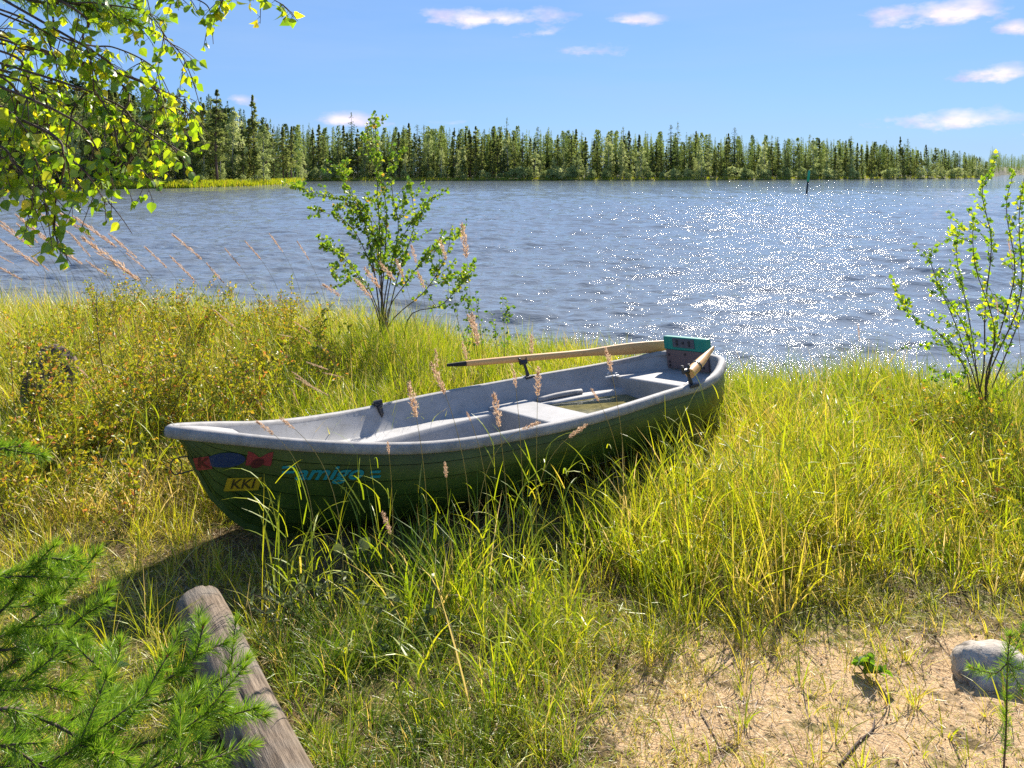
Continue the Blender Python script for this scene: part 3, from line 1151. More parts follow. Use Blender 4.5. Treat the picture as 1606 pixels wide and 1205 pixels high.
# ------------------------------------------------------------------ log, stones
def frustum_log():
    p0 = np.array([-1.50, 3.80, .0])
    p1 = np.array([-.40, 2.02, .0])
    n, m_ = 60, 40
    o = empty('log', (p0[0], p0[1], float(gz(p0[0], p0[1]))))
    tag(o, 'weathered grey wooden log lying on the ground in front of the bow, partly in shade', 'log')
    base = np.array(o.location)
    t = np.linspace(0, 1, n)
    C = p0 + (p1 - p0) * t[:, None]
    C[:, 2] = gz(C[:, 0], C[:, 1])
    C[:, 2] = np.linspace(C[0, 2], C[-1, 2], n) + .072
    ax = nrm((C[-1] - C[0])[None])[0]
    u = nrm(np.cross(ax, [0, 0, 1.])[None])[0]
    v = np.cross(u, ax)
    an = np.linspace(0, 2 * math.pi, m_, endpoint=False)
    r = .104 + .003 * np.sin(t * 9) + .006 * t
    RR = r[:, None] * (1 + .025 * np.sin(3 * an[None] + t[:, None] * 3) + .02 * vnoise(an[None] * 2 + 0 * t[:, None], t[:, None] * 6 + 0 * an[None], .7, 4))
    crack = .009 * np.exp(-((an[None] - 1.9 - .15 * np.sin(t[:, None] * 7)) / .05) ** 2) + .010 * np.exp(-((an[None] - 1.2 - .1 * np.sin(t[:, None] * 5)) / .04) ** 2)
    RR = RR - crack
    RR[0] *= .96
    V = C[:, None] + RR[..., None] * (u * np.cos(an)[None, :, None] + v * np.sin(an)[None, :, None])
    # slanted far end
    V[0] += ax * (.05 * np.sin(an))[:, None]
    i, j = np.meshgrid(np.arange(n - 1), np.arange(m_), indexing='ij')
    q = np.stack([i * m_ + j, i * m_ + (j + 1) % m_, (i + 1) * m_ + (j + 1) % m_, (i + 1) * m_ + j], -1).reshape(-1, 4)
    a = Acc()
    a.add(V.reshape(-1, 3) - base, [q, np.arange(m_)[::-1][None], ((n - 1) * m_ + np.arange(m_))[None]])
    # orient material along axis: mesh made in local axes
    ob = a.obj('trunk', M['log'], None, smooth=True)
    rot = Matrix((u, v, ax)).transposed().to_4x4()
    ob.data.transform(rot.inverted())
    ob.matrix_basis = rot
    ob.parent = o
    e = ob.modifiers.new('edge', 'EDGE_SPLIT')
    e.split_angle = R(45)


frustum_log()


def stone(name, loc, dims, mat, label, seed, sub=4):
    import bmesh
    bm = bmesh.new()
    bmesh.ops.create_icosphere(bm, subdivisions=sub, radius=1)
    r_ = np.random.default_rng(seed)
    planes = nrm(r_.normal(size=(11, 3)))
    pd = r_.uniform(.62, .9, 11)
    for v in bm.verts:
        p = np.array(v.co)
        for nn, dd_ in zip(planes, pd):
            k = p @ nn
            if k > dd_: p = p - nn * (k - dd_) * .85
        p += .045 * np.sin(p[[1, 2, 0]] * 7 + seed) + .02 * np.sin(p[[2, 0, 1]] * 17) + .012 * np.sin(p[[1, 0, 2]] * 37 + 2)
        v.co = Vector(p * np.array(dims) / 2)
    me = bpy.data.meshes.new(name)
    bm.to_mesh(me)
    bm.free()
    for p in me.polygons: p.use_smooth = True
    me.materials.append(mat)
    o = link(name, me)
    o.location = loc
    tag(o, label, 'stone')
    return o


st1 = W(1555, 1050, 3.42)
stone('stone', (st1[0], st1[1], float(gz(st1[0], st1[1])) + .0), (.40, .34, .26), M['stone'], 'pale grey angular stone half sunk in the sand behind the small pine seedling', 5)
st2 = W(82, 640, 7.1)
stone('boulder', (st2[0], st2[1], .36), (.50, .45, .82), M['stone2'], 'dark brown boulder standing among the shrubs and grass left of the boat', 9)
st3 = W(1288, 655, 7.4)
stone('stone', (st3[0], st3[1], .0), (.3, .2, .16), M['stone'], 'small wet stone at the waterline right of the boat, between grass tufts', 12, 3)

# ------------------------------------------------------------------ marker in the lake
mk = W(1265, 303.2, 87)
mo = empty('channel_marker', (mk[0], mk[1], 0))
tag(mo, 'thin leaning green and black spar standing out in the lake', 'water marker')
top = np.array([.30, 0, 2.5])
a = Acc(); tube(a, [top * -.2, top * .5], .10, 10); a.obj('pole', M['marker_dark'], mo, True)
a = Acc(); tube(a, [top * .5, top * .93, top * .96, top], [.125, .125, .09, .08], 10); a.obj('green_top', M['marker_green'], mo, True)


# ------------------------------------------------------------------ far trees
def quads_cloud(acc, P, size, tint, nrmbias=None, asp=.6):
    """small leafy facets"""
    N = len(P)
    d = nrm(rng.normal(size=(N, 3)) + (0 if nrmbias is None else nrmbias))
    u = nrm(np.cross(d, rng.normal(size=(N, 3))))
    v = np.cross(d, u) * asp
    s_ = size[:, None]
    V = np.stack([P - u * s_, P - v * s_ * .8 + u * s_ * .1, P + u * s_, P + v * s_], 1)
    acc.add(V.reshape(-1, 3), [np.arange(N * 4).reshape(-1, 4)], np.repeat(tint, 4))


def spruce_mesh(seed, n=1700, narrow=1.0):
    """unit height"""
    g = np.random.default_rng(seed)
    a = Acc()
    nb = 110
    h_ = .06 + .93 * g.random(nb) ** 1.0
    P, T, S = [], [], []
    for k in range(nb):
        hh = h_[k]
        Rr = .15 * narrow * (1 - hh) ** .62 * g.uniform(.6, 1.3) + .008
        a0 = g.random() * 6.28
        m_ = max(3, int(n / nb * (.4 + 1.6 * (1 - hh))))
        t = g.random(m_) ** .7
        rr = Rr * t
        side = g.normal(0, .022, m_) * (.4 + (1 - hh))
        zz = hh - .32 * rr + g.normal(0, .005, m_)
        P.append(np.stack([np.cos(a0) * rr - np.sin(a0) * side, np.sin(a0) * rr + np.cos(a0) * side, zz], -1))
        T.append(np.full(m_, g.uniform(.2, .8)) + g.normal(0, .12, m_))
        S.append(g.uniform(.008, .019, m_) * (.5 + .7 * (1 - hh)))
    # leader
    z = np.linspace(.93, 1.0, 14)
    P.append(np.stack([g.normal(0, .006, 14), g.normal(0, .006, 14), z], -1)); T.append(np.full(14, .4)); S.append(np.full(14, .009))
    quads_cloud(a, np.concatenate(P), np.concatenate(S), np.clip(np.concatenate(T), 0, 1), nrmbias=np.array([0, 0, .8]))
    return a.mesh('spruce_crown', M['spruce_crown'])


def clump_mesh(seed, name, mat, nclump, nper, zr, rx, csize, leaf, taper=0.0, flatten=.7):
    g = np.random.default_rng(seed)
    a = Acc()
    for k in range(nclump):
        hh = g.uniform(*zr)
        q = (hh - zr[0]) / (zr[1] - zr[0])
        env = rx * (math.sin(math.pi * min(max(q * .86 + .12, 0), 1)) ** .6) * (1 - taper * q)
        a0 = g.random() * 6.28
        rr = env * math.sqrt(g.random()) * .9
        c = np.array([math.cos(a0) * rr, math.sin(a0) * rr, hh])
        cs = csize * g.uniform(.6, 1.3) * (1 - .75 * q * taper)
        d = nrm(g.normal(size=(nper, 3))) * (g.random((nper, 1)) ** .45)
        P = c + d * np.array([cs, cs, cs * flatten])
        P[:, :2] *= np.clip((1.02 - P[:, 2:3]) / .14, .12, 1)
        P[:, 2] = np.minimum(P[:, 2], 1.0)
        tt = np.clip(g.uniform(.15, .85) + g.normal(0, .12, nper), 0, 1)
        quads_cloud(a, P, g.uniform(.6, 1.3, nper) * leaf, tt)
    return a.mesh(name, mat)


def trunk_mesh(name, mat, r, z1_=1.0, bend=.01, branches=0, seed=0, z0b=.35, lenb=.1):
    g = np.random.default_rng(seed)
    a = Acc()
    z = np.linspace(-.02, z1_, 7)
    tube(a, np.stack([bend * np.sin(z * 4), bend * np.cos(z * 3), z], -1), r * (1.05 - z * .85), 6)
    for k in range(branches):
        h_ = g.uniform(z0b, z1_ * .97)
        a0 = g.random() * 6.28
        l = lenb * (1.2 - h_) * g.uniform(.6, 1.2)
        tube(a, [[0, 0, h_], [math.cos(a0) * l * .6, math.sin(a0) * l * .6, h_ + l * .2], [math.cos(a0) * l, math.sin(a0) * l, h_ + l * .28]], [r * .3, r * .2, r * .08], 4)
    return a.mesh(name, mat, True)


SPR = [(spruce_mesh(20 + k, 1700, nw), trunk_mesh('trunk', M['pine_bark'], .011, .97, .004, 0, k)) for k, nw in enumerate((1.0, 1.25, .85, 1.4, 1.1))]
PIN = [(clump_mesh(40 + k, 'pine_crown', M['pine_crown'], 60, 44, (.26, .97), .14, .048, .0125, .8, .6),
        trunk_mesh('trunk', M['pine_bark'], .012, .95, .012, 16, k, .3, .16)) for k in range(5)]
PIN2 = [(clump_mesh(60 + k, 'pine_crown', M['pine_crown'], 70, 44, (.06, .97), .16, .046, .0125, .85, .6),
         trunk_mesh('trunk', M['pine_bark'], .012, .95, .008, 10, k, .15, .16)) for k in range(3)]
BIR = [(clump_mesh(80 + k, 'birch_crown', M['birch_crown'], 60, 50, (.08, .99), .19, .056, .0125, .4, .95),
        trunk_mesh('trunk', M['birch_bark'], .010, .9, .012, 10, k, .2, .2)) for k in range(4)]
BUS = [(clump_mesh(100 + k, 'foliage', M['birch_crown'], 26, 36, (.12, .92), .55, .22, .05, .0, .7),
        trunk_mesh('stems', M['bark'], .02, .6, .03, 8, k, .05, .6)) for k in range(4)]


def place_tree(kind, lib, px, d, top_py, label, group, cat='tree', wid=1.0, hgt=None):
    crown, trunk = random.choice(lib)
    x = (px - 803) / F * d
    z = float(far_z(px, d))
    h_ = hgt if hgt is not None else (270 - top_py) / F * d + H - z
    o = empty(kind, (x, d, z))
    o.rotation_euler = (0, 0, random.random() * 6.28)
    o.scale = (h_ * wid, h_ * wid, h_)
    tag(o, label, cat, group)
    link('trunk' if 'bush' not in kind else 'stems', trunk, o)
    link('crown' if 'bush' not in kind else 'foliage', crown, o)
    return o


def far_top(px):
    return np.interp(px, [0, 150, 260, 300, 345, 365, 430, 465, 480, 600, 700, 800, 900, 1000, 1100, 1200, 1300, 1400, 1500, 1545, 1560, 1700],
                     [112, 122, 132, 143, 145, 166, 188, 192, 197, 196, 197, 197, 201, 205, 208, 212, 216, 222, 236, 245, 249, 250])


FL = {'s': ('spruce_tree', SPR, 'dark narrow pointed spruce in the forest edge across the lake', 'spruces in the forest across the lake', (.9, 1.35)),
      'p': ('pine_tree', PIN, 'olive green pine with a bare lower trunk in the forest edge across the lake', 'pines in the forest across the lake', (.9, 1.25)),
      'q': ('pine_tree', PIN2, 'bushy young pine with branches down to the ground on the far shore', 'young pines on the far shore', (.9, 1.2)),
      'b': ('birch_tree', BIR, 'light green rounded birch standing in front of the dark conifers across the lake', 'birches on the far shore', (.85, 1.3))}
# rows across the lake
for row, (n_, dlo, dhi, hlo, hhi, kinds) in enumerate(((100, 5, 10, .5, .98, 'sspppqqqbbb'), (118, 10, 22, .74, 1.08, 'ssssppp'), (72, 2.2, 5, .25, .66, 'qbbbqqb'))):
    for k in range(n_):
        px_ = 470 + (1548 - 470) * (k + random.uniform(.05, .95)) / n_
        d_ = float(far_d(px_)) + random.uniform(dlo, dhi)
        ky = random.choice(kinds)
        kd, lib, lb, gp, wr_ = FL[ky]
        base = (270 - float(far_top(px_))) / F * d_ + H
        hh = base * random.uniform(hlo, hhi) - float(far_z(px_, d_))
        if ky == 's' and random.random() < .25: hh *= 1.07
        place_tree(kd, lib, px_, d_, None, lb, gp, wid=random.uniform(*wr_) * (1.0 if ky != 's' else 1.05), hgt=hh)
# stand-outs
for px_, tp, kd, lb in ((551, 176, 's', 'tall dark spruce top rising above the forest just left of the alder bush tip'),
                        (795, 184, 's', 'tallest spruce spire in the middle of the far forest'),
                        (1063, 191, 's', 'slim spruce spire standing proud of the far forest right of the middle'),
                        (1412, 213, 'p', 'tall thin-crowned pine above the low right end of the far forest')):
    kd_, lib, _, _, _ = FL[kd]
    place_tree(kd_, lib, px_, float(far_d(px_)) + 9, tp, lb, None, wid=.85)
# the point on the left
LL = {'s': 'dark spruce in the wood on the left point', 'p': 'tall pine in the wood on the left point', 'q': 'bushy green pine at the edge of the wood on the left point', 'b': 'pale green birch at the edge of the wood on the left point'}
LG = {'s': 'spruces on the left point', 'p': 'pines on the left point', 'q': 'young pines on the left point', 'b': 'birches on the left point'}
for row, (n_, dlo, dhi, hlo, hhi, kinds) in enumerate(((34, 6, 12, .8, .98, 'sppqb'), (36, 12, 22, .85, 1.0, 'ssppp'), (30, 3, 7, .35, .72, 'qbqsp'))):
    for k in range(n_):
        px_ = -60 + (466 + 60) * (k + random.uniform(.05, .95)) / n_
        d_ = float(far_d(px_)) + random.uniform(dlo, dhi)
        ky = random.choice(kinds)
        base = (270 - float(far_top(px_))) / F * d_ + H
        hh = base * random.uniform(hlo, hhi) - float(far_z(px_, d_))
        place_tree(FL[ky][0], FL[ky][1], px_, d_, None, LL[ky], LG[ky], wid=random.uniform(.8, 1.3), hgt=hh)
place_tree('pine_tree', PIN, 396, 138, 146, 'lone tall pine with an open crown rising above the wood on the left point', None, wid=.9)
place_tree('pine_tree', PIN, 340, 122, 138, 'broad dense pine, highest of the wood right beside the overhanging birch leaves', None, wid=1.25)
place_tree('birch_tree', BIR, 414, 136, 196, 'large pale silvery birch at the shore end of the left point', None, wid=1.3)
place_tree('birch_tree', BIR, 735 - 10, 212, 226, 'pale cream-green birch standing out at the water right of the alder bush', None, wid=1.0)
# bushes on the far shore
for k in range(122):
    px_ = random.uniform(472, 1548) if k < 90 else random.uniform(-30, 462)
    d_ = float(far_d(px_)) + random.uniform(.8, 3.5)
    hh = random.uniform(1.4, 3.6) if k < 90 else random.uniform(.8, 1.8)
    place_tree('willow_bush', BUS, px_, d_, None,
               'low rounded willow bush at the waterline of the far shore' if k < 90 else 'low light green bush on the bank of the left point',
               'bushes along the far shore' if k < 90 else 'bushes on the left point', cat='bush', wid=random.uniform(.7, 1.3), hgt=hh)


# deep forest behind the edge
def forest_mass(name, n, pxr, dadd, hfun, label, mats=True, lowpoly=220):
    a = Acc()
    g = np.random.default_rng(77 + n)
    for k in range(n):
        px_ = g.uniform(*pxr)
        d_ = float(far_d(px_)) + g.uniform(*dadd)
        x = (px_ - 803) / F * d_
        z = float(far_z(px_, d_))
        h_ = hfun(px_, d_, g) - z
        m_ = lowpoly
        q_ = g.random(m_)
        sp = g.random() < .75
        Rr = h_ * (.11 * (1 - q_) ** .8 + .005) if sp else h_ * .10 * np.sin(math.pi * np.clip(q_ * .8 + .15, 0, 1)) ** .7
        a0 = g.random(m_) * 6.28
        rr = Rr * g.random(m_) ** .5
        zz = z + h_ * (q_ * .97 + .03 if sp else .15 + .85 * q_)
        P = np.stack([x + np.cos(a0) * rr, d_ + np.sin(a0) * rr, zz], -1)
        quads_cloud(a, P, h_ * g.uniform(.014, .030, m_) * (1.15 - .8 * q_ if sp else 1), np.clip(g.uniform(.1, .8) + g.normal(0, .1, m_), 0, 1))
        a.add([[x - .12, d_, z], [x + .12, d_, z], [x + .04, d_, z + h_ * .9], [x - .04, d_, z + h_ * .9]], [np.array([[0, 1, 2, 3]])], 0.)
    return tag(a.obj(name, M['spruce_crown']), label, 'forest', kind='stuff')


hf = lambda px_, d_, g: ((270 - float(far_top(px_))) / F * d_ + H) * g.uniform(.70, 1.0)
forest_mass('forest', 680, (466, 1552), (17, 46), hf, 'dark conifer forest filling in behind the shoreline trees across the lake', lowpoly=420)
forest_mass('forest', 240, (-120, 462), (18, 50), hf, 'dense conifer wood behind the trees on the left point', lowpoly=460)
forest_mass('forest', 1500, (1552, 2100), (3, 150), lambda p, d, g: float(far_z(p, d)) + g.uniform(9, 13), 'distant wooded shore and low hill at the far right end of the lake', lowpoly=90)

# grassy bank of the left point
n_ = 9000
pxb = rng.uniform(150, 470, n_)
pxb = np.concatenate([pxb, rng.uniform(470, 1545, 6000)])
n_ = len(pxb)
db = far_d(pxb) + rng.uniform(-.1, 5, n_) * np.where(pxb < 470, 1, .4)
root = np.stack([(pxb - 803) / F * db, db, far_z(pxb, db) - .05], -1)
a = Acc()
blades(a, root, rng.uniform(.4, 1.0, n_), np.full(n_, .11), rng.random(n_) * 6.28, np.abs(rng.normal(.1, .1, n_)), rng.normal(.3, .2, n_), np.clip(rng.normal(.62, .1, n_), 0, 1), 2)
tag(a.obj('shore_grass', M['grass']), 'bright green sedge on the banks across the water', 'grass', kind='stuff')


# ------------------------------------------------------------------ near vegetation
def boat_sb(x, y):
    q = W2B(np.stack([x, y, np.full_like(x, .2)], -1))
    return q[..., 0], q[..., 1]


def clear_of_boat(x, y, marg=.05):
    s_, b_ = boat_sb(x, y)
    # tall plants keep clear of the whole plan outline
    return ~((s_ > .25) & (s_ < L + .15) & (np.abs(b_) < hb(np.clip(s_, 0, L)) + marg))


def clear_of_log(x, y, marg=.03):
    p0, p1 = np.array([-1.50, 3.86]), np.array([-.40, 2.02])
    d = p1 - p0
    t = np.clip(((x - p0[0]) * d[0] + (y - p0[1]) * d[1]) / (d @ d), 0, 1)
    return np.hypot(x - p0[0] - t * d[0], y - p0[1] - t * d[1]) > .12 + marg


def frustum(x, y, m=1.3):
    return (np.abs(x) < .65 * y + m)


GR = Acc()


def scatter(n, xr, yr, dens=None, marg=.05):
    x = rng.uniform(*xr, n)
    y = rng.uniform(*yr, n)
    k = frustum(x, y) & clear_of_boat(x, y, marg) & clear_of_log(x, y)
    if dens is not None:
        k &= rng.random(n) < dens(x, y)
    return x[k], y[k]


def tufts(x, y, nb, h, hv, wd, tint, tv, rad=.05, lean=.12, droop=.7, segs=4, wind=0.15):
    """tufts of blades about the given centres"""
    N = len(x)
    if N == 0: return 0
    cnt = rng.poisson(nb, N) + 3
    idx = np.repeat(np.arange(N), cnt)
    m_ = len(idx)
    H0 = (h(x, y) if callable(h) else np.full(N, h)) * rng.uniform(.7, 1.25, N)
    T0 = (tint(x, y) if callable(tint) else np.full(N, tint)) + rng.normal(0, tv, N)
    rr = rad * np.sqrt(rng.random(m_)) * rng.uniform(.5, 1.5, N)[idx]
    a0 = rng.random(m_) * 6.28
    X = x[idx] + rr * np.cos(a0)
    Y = y[idx] + rr * np.sin(a0)
    ok = clear_of_boat(X, Y, .02) & clear_of_log(X, Y, .01)
    idx, rr, a0, X, Y = idx[ok], rr[ok], a0[ok], X[ok], Y[ok]
    m_ = len(idx)
    hh = H0[idx] * rng.uniform(.45, 1.15, m_)
    ln = np.abs(rng.normal(lean, lean * .8, m_)) + rr / rad * .12
    dp = np.abs(rng.normal(droop, droop * .6, m_))
    az_ = a0 + rng.normal(0, .5, m_)
    wx, wy = np.cos(az_) * 1 - wind * 2.2, np.sin(az_)
    az_ = np.arctan2(wy, wx)
    tt = T0[idx] + rng.normal(0, .07, m_)
    dead = rng.random(m_) < .16
    tt = np.where(dead, rng.uniform(.86, 1, m_), tt)
    blades(GR, np.stack([X, Y, gz(X, Y) - .01], -1), hh, wd * rng.uniform(.6, 1.4, m_), az_, ln, dp, np.clip(tt, 0, 1), segs)
    return m_


tot = 0
# C: tall grass on the near side of the boat
def densC(x, y):
    s_, b_ = boat_sb(x, y)
    e = -b_ - hb(np.clip(s_, 0, L))
    return np.where((s_ > .75) & (s_ < 4.6) & (e > np.where(s_ < 2, .10, .04)) & (e < 1.6), np.exp(-((e - .5) / .62) ** 2), 0) * np.where(s_ < 1.9, .6 * sstep(.12, .7, vnoise(x, y, .32, 5)), sstep(-.2, .6, vnoise(x, y, .32, 5))) * sstep(2.7, 3.4, y)
x, y = scatter(2500, (-1.6, 2.6), (2.7, 6.8), densC)
tot += tufts(x, y, 11, lambda x, y: .33 + .08 * sstep(.2, 1.0, x) + .20 * vnoise(x, y, .5, 6), 0, .0068, lambda x, y: .42 + .30 * sstep(-.4, 1.4, x) , .09, .06, .10, .75)
# D: right bank, dense bright grass to the waterline
densD = lambda x, y: sstep(.45, 1.1, x) * sstep(4.0, 5.0, y + .25 * vnoise(x, y, .8, 3)) * (y < shore(x) + .35) * np.clip(.35 + 1.1 * vnoise(x, y, .4, 7), 0, 1)
x, y = scatter(7200, (.4, 7.6), (3.5, 8.6), densD)
tot += tufts(x, y, 12, lambda x, y: .22 + .16 * sstep(4.2, 6, y) + .16 * vnoise(x, y, .6, 6), 0, .0064, lambda x, y: .66 - .16 * sstep(5.5, 7.5, y), .12, .06, .12, .9)
# edge in shallow water beyond the stern and far bank
densB = lambda x, y: (boat_sb(x, y)[1] > 0) * sstep(-2.4, -.9, x) * (y < shore(x) + .45) * (y > 5) * np.clip(.35 + 1.1 * vnoise(x, y, .4, 9), 0, 1)
x, y = scatter(5600, (-2.6, 2.6), (5.0, 10.6), densB)
tot += tufts(x, y, 13, lambda x, y: .32 + .14 * vnoise(x, y, .6, 6) + .14 * sstep(.6, -1.2, x), 0, .0065, lambda x, y: .52 + .1 * vnoise(x, y, .5, 3), .08, .07, .12, .7)
# A: left bank
densA = lambda x, y: sstep(-1.0, -2.0, x) * sstep(4.6, 5.6, y) * (y < shore(x) + .3) * np.clip(.3 + 1.1 * vnoise(x, y, .5, 11), 0, 1)
for cx_, cy_, n_t in ((-1.4, 8.5, 90), (-1.35, 8.2, 60), (-.9, 8.4, 50), (-2.0, 8.6, 50), (-1.5, 7.9, 40), (-2.6, 8.3, 30), (4.1, 6.6, 60), (4.5, 6.4, 50), (3.7, 6.9, 36)):
    x, y = cx_ + rng.normal(0, .26, n_t), cy_ + rng.normal(0, .22, n_t)
    tot += tufts(x, y, 12, .70 if cx_ < 0 else .46, 0, .006, .5, .08, .06, .12, .6)
x, y = scatter(7000, (-9.4, -1.0), (4.6, 12.4), densA)
tot += tufts(x, y, 10, lambda x, y: .28 + .25 * vnoise(x, y, .7, 6) + .26 * sstep(7, 10, y), 0, .0068, lambda x, y: .46 + .42 * vnoise(x, y, .6, 13), .13, .08, .15, .8)
# G: short golden grass left, below the bow
densG = lambda x, y: sstep(-.95, -1.25, x) * sstep(5.6, 4.8, y) * (.3 + .7 * vnoise(x, y, .3, 15))
x, y = scatter(3900, (-4.6, -.9), (2.5, 5.6), densG, 0)
tot += tufts(x, y, 10, lambda x, y: .05 + .09 * vnoise(x, y, .4, 16) + .14 * sstep(4.2, 5.4, y), 0, .0034, lambda x, y: .66 + .15 * vnoise(x, y, .4, 17), .1, .05, .3, 1.2, 3)
x, y = scatter(260, (-4.2, -1.1), (3.0, 5.4), None, .05)
tot += tufts(x, y, 9, .28, 0, .0045, .66, .05, .04, .15, .7)
# F: short soft grass in the middle foreground
densF = lambda x, y: sstep(-1.2, -.7, x) * sstep(.55, -.25, x - .45 * (y - 2.7)) * sstep(4.0, 3.4, y) * np.clip(.2 + 1.1 * vnoise(x, y, .3, 18), 0, 1)
x, y = scatter(3300, (-1.3, 1.4), (2.3, 4.1), lambda x, y: densF(x, y) * sstep(.3, .65, vnoise(x, y, .22, 61)))
tot += tufts(x, y, 13, lambda x, y: .05 + .15 * vnoise(x, y, .35, 19) + .10 * sstep(2.9, 3.7, y), 0, .0036, lambda x, y: .24 + .26 * sstep(-.6, .6, x) + .2 * vnoise(x, y, .3, 20), .10, .045, .25, 1.0)
# E: sparse grass on the sand
densE = lambda x, y: sstep(-.2, .4, x) * sstep(4.3, 3.8, y) * sstep(.5, .8, vnoise(x, y, .28, 21) * .6 + vnoise(x, y, .9, 22) * .5)
x, y = scatter(3200, (-.2, 3.9), (2.3, 4.6), densE)
tot += tufts(x, y, 12, lambda x, y: .05 + .06 * vnoise(x, y, .3, 6), 0, .0026, .72, .1, .04, .5, 1.2, 3)
x, y = scatter(75, (-.75, .35), (2.8, 3.9), None)
tot += tufts(x, y, 9, .22, 0, .0042, lambda x, y: .36 + .2 * sstep(-.4, .6, x), .1, .04, .16, .8)
x, y = scatter(520, (.0, 3.9), (2.35, 4.4), lambda x, y: vnoise(x, y, .35, 83))
tot += tufts(x, y, 5, .17, 0, .005, .66, .08, .02, .18, .8)
x, y = scatter(1800, (.3, 4.6), (3.3, 5.0), lambda x, y: sstep(3.3, 4.3, y) * sstep(.35, .7, vnoise(x, y, .3, 51)))
tot += tufts(x, y, 8, lambda x, y: .08 + .14 * vnoise(x, y, .3, 6), 0, .0035, .68, .08, .04, .3, 1.1, 3)
x, y = scatter(1700, (-.3, 3.9), (2.3, 4.5), lambda x, y: sstep(.38, .66, vnoise(x, y, .3, 71)))
tot += tufts(x, y, 9, .075, 0, .003, .93, .05, .06, .9, .9, 3)
tl_ = rng.random(90)
lx, ly = -1.5 + 1.1 * tl_, 3.86 - 1.84 * tl_
sd_l = rng.choice([-1, 1], 90) * rng.uniform(.16, .22, 90)
tot += tufts(lx + .858 * sd_l, ly + .513 * sd_l, 10, .15, 0, .0038, .55, .15, .03, .3, .9)
tag(GR.obj('grass', M['grass']), 'bright yellow-green tall and short grass covering the bank around the boat', 'grass', kind='stuff')

# leafy culms of taller reed grass, before and beside the boat
RG = Acc()
def densR(x, y):
    s_, b_ = boat_sb(x, y)
    e = -b_ - hb(np.clip(s_, 0, L))
    return np.where((s_ > .8) & (s_ < 4.5) & (e > .08) & (e < 1.2), 1, 0) * sstep(.3, .75, vnoise(x, y, .28, 33)) * np.where(s_ < 2.0, .55, 1)
x1, y1 = scatter(1700, (-1.5, 2.6), (3.2, 6.6), densR)
x2, y2 = scatter(600, (.8, 6.6), (4.2, 7.6), None)
x3, y3 = scatter(420, (-7, -1.5), (5.2, 10.5), None)
x4, y4 = rng.normal(-.95, .14, 16), rng.normal(3.85, .16, 16)
k = clear_of_boat(x4, y4, .04) & clear_of_log(x4, y4, .02)
x4, y4 = x4[k], y4[k]
x5, y5 = scatter(110, (-.75, .35), (3.0, 4.0), lambda x, y: vnoise(x, y, .3, 81))
x, y = np.concatenate([x1, x2, x3, x4, x5]), np.concatenate([y1, y2, y3, y4, y5])
N = len(x)
hh = np.concatenate([rng.uniform(.30, .74, len(x1)), rng.uniform(.25, .5, len(x2)), rng.uniform(.4, .75, len(x3)), rng.uniform(.30, .72, len(x4)), rng.uniform(.14, .26, len(x5))])
base = np.stack([x, y, gz(x, y) - .01], -1)
lz = rng.normal(0, .10, (N, 2))
blades(RG, base, hh, np.full(N, .004), np.arctan2(lz[:, 1], lz[:, 0] - .05), np.abs(rng.normal(.08, .05, N)), np.abs(rng.normal(.15, .1, N)), np.clip(rng.normal(.62, .1, N), 0, 1), 4)
for k in range(5):
    f = .25 + .17 * k + rng.uniform(-.05, .05, N)
    az_ = rng.random(N) * 6.28
    st_az = np.arctan2(lz[:, 1], lz[:, 0] - .05)
    root = base + np.stack([np.cos(st_az) * hh * f * .10, np.sin(st_az) * hh * f * .10, hh * f * .985], -1)
    blades(RG, root, rng.uniform(.14, .30, N), rng.uniform(.0055, .0105, N), az_, np.abs(rng.normal(.42, .15, N)), np.abs(rng.normal(.8, .4, N)), np.clip(rng.normal(.60, .09, N), 0, 1), 5)
tag(RG.obj('reed_grass', M['grass']), 'broad-leaved reed grass stalks standing against the near side of the green boat and in the bank', 'grass', kind='stuff')

# litter of dead grass, needles and leaf bits
LI = Acc()
x = rng.uniform(-4, 4, 90000); y = rng.uniform(2.2, 6.4, 90000)
k = frustum(x, y) & clear_of_log(x, y, -.02) & (rng.random(90000) < (.30 + .7 * vnoise(x, y, .25, 25)) * np.where((x > .2) & (y < 3.9), .9, 1))
x, y = x[k], y[k]
n_ = len(x)
blades(LI, np.stack([x, y, gz(x, y) + .004], -1), rng.uniform(.02, .10, n_), rng.uniform(.0015, .004, n_), rng.random(n_) * 6.28, rng.uniform(1.2, 1.6, n_), rng.normal(0, .2, n_), rng.random(n_), 2)
x = rng.uniform(-4, 4, 7000); y = rng.uniform(2.2, 5.5, 7000)
k = frustum(x, y) & clear_of_log(x, y, -.02)
x, y = x[k], y[k]
n_ = len(x)
md = rng.normal(size=(n_, 3)) * [1, 1, .25]
leaves(LI, np.stack([x, y, gz(x, y) + .008], -1), md, rng.uniform(.008, .024, n_), rng.random(n_), SH_SMALL)
tag(LI.obj('litter', M['litter']), 'dead grass, needles and leaf scraps strewn over sand and soil', 'ground litter', kind='stuff')
# moss and tiny green ground cover
MO = Acc()
x = rng.uniform(-4, 4, 60000); y = rng.uniform(2.2, 5.2, 60000)
k = frustum(x, y) & clear_of_log(x, y, -.01) & (rng.random(60000) < sstep(.36, .58, .6 * vnoise(x, y, .16, 26) + .4 * vnoise(x, y, .6, 27)))
x, y = x[k], y[k]
n_ = len(x)
blades(MO, np.stack([x, y, gz(x, y) - .002], -1), rng.uniform(.01, .05, n_), rng.uniform(.002, .004, n_), rng.random(n_) * 6.28, rng.uniform(.1, 1.1, n_), rng.normal(.3, .3, n_), np.clip(rng.normal(.68, .15, n_), 0, 1), 2)
tag(MO.obj('moss', M['grass']), 'low yellowish moss and seedlings patching the sandy ground', 'ground cover', kind='stuff')


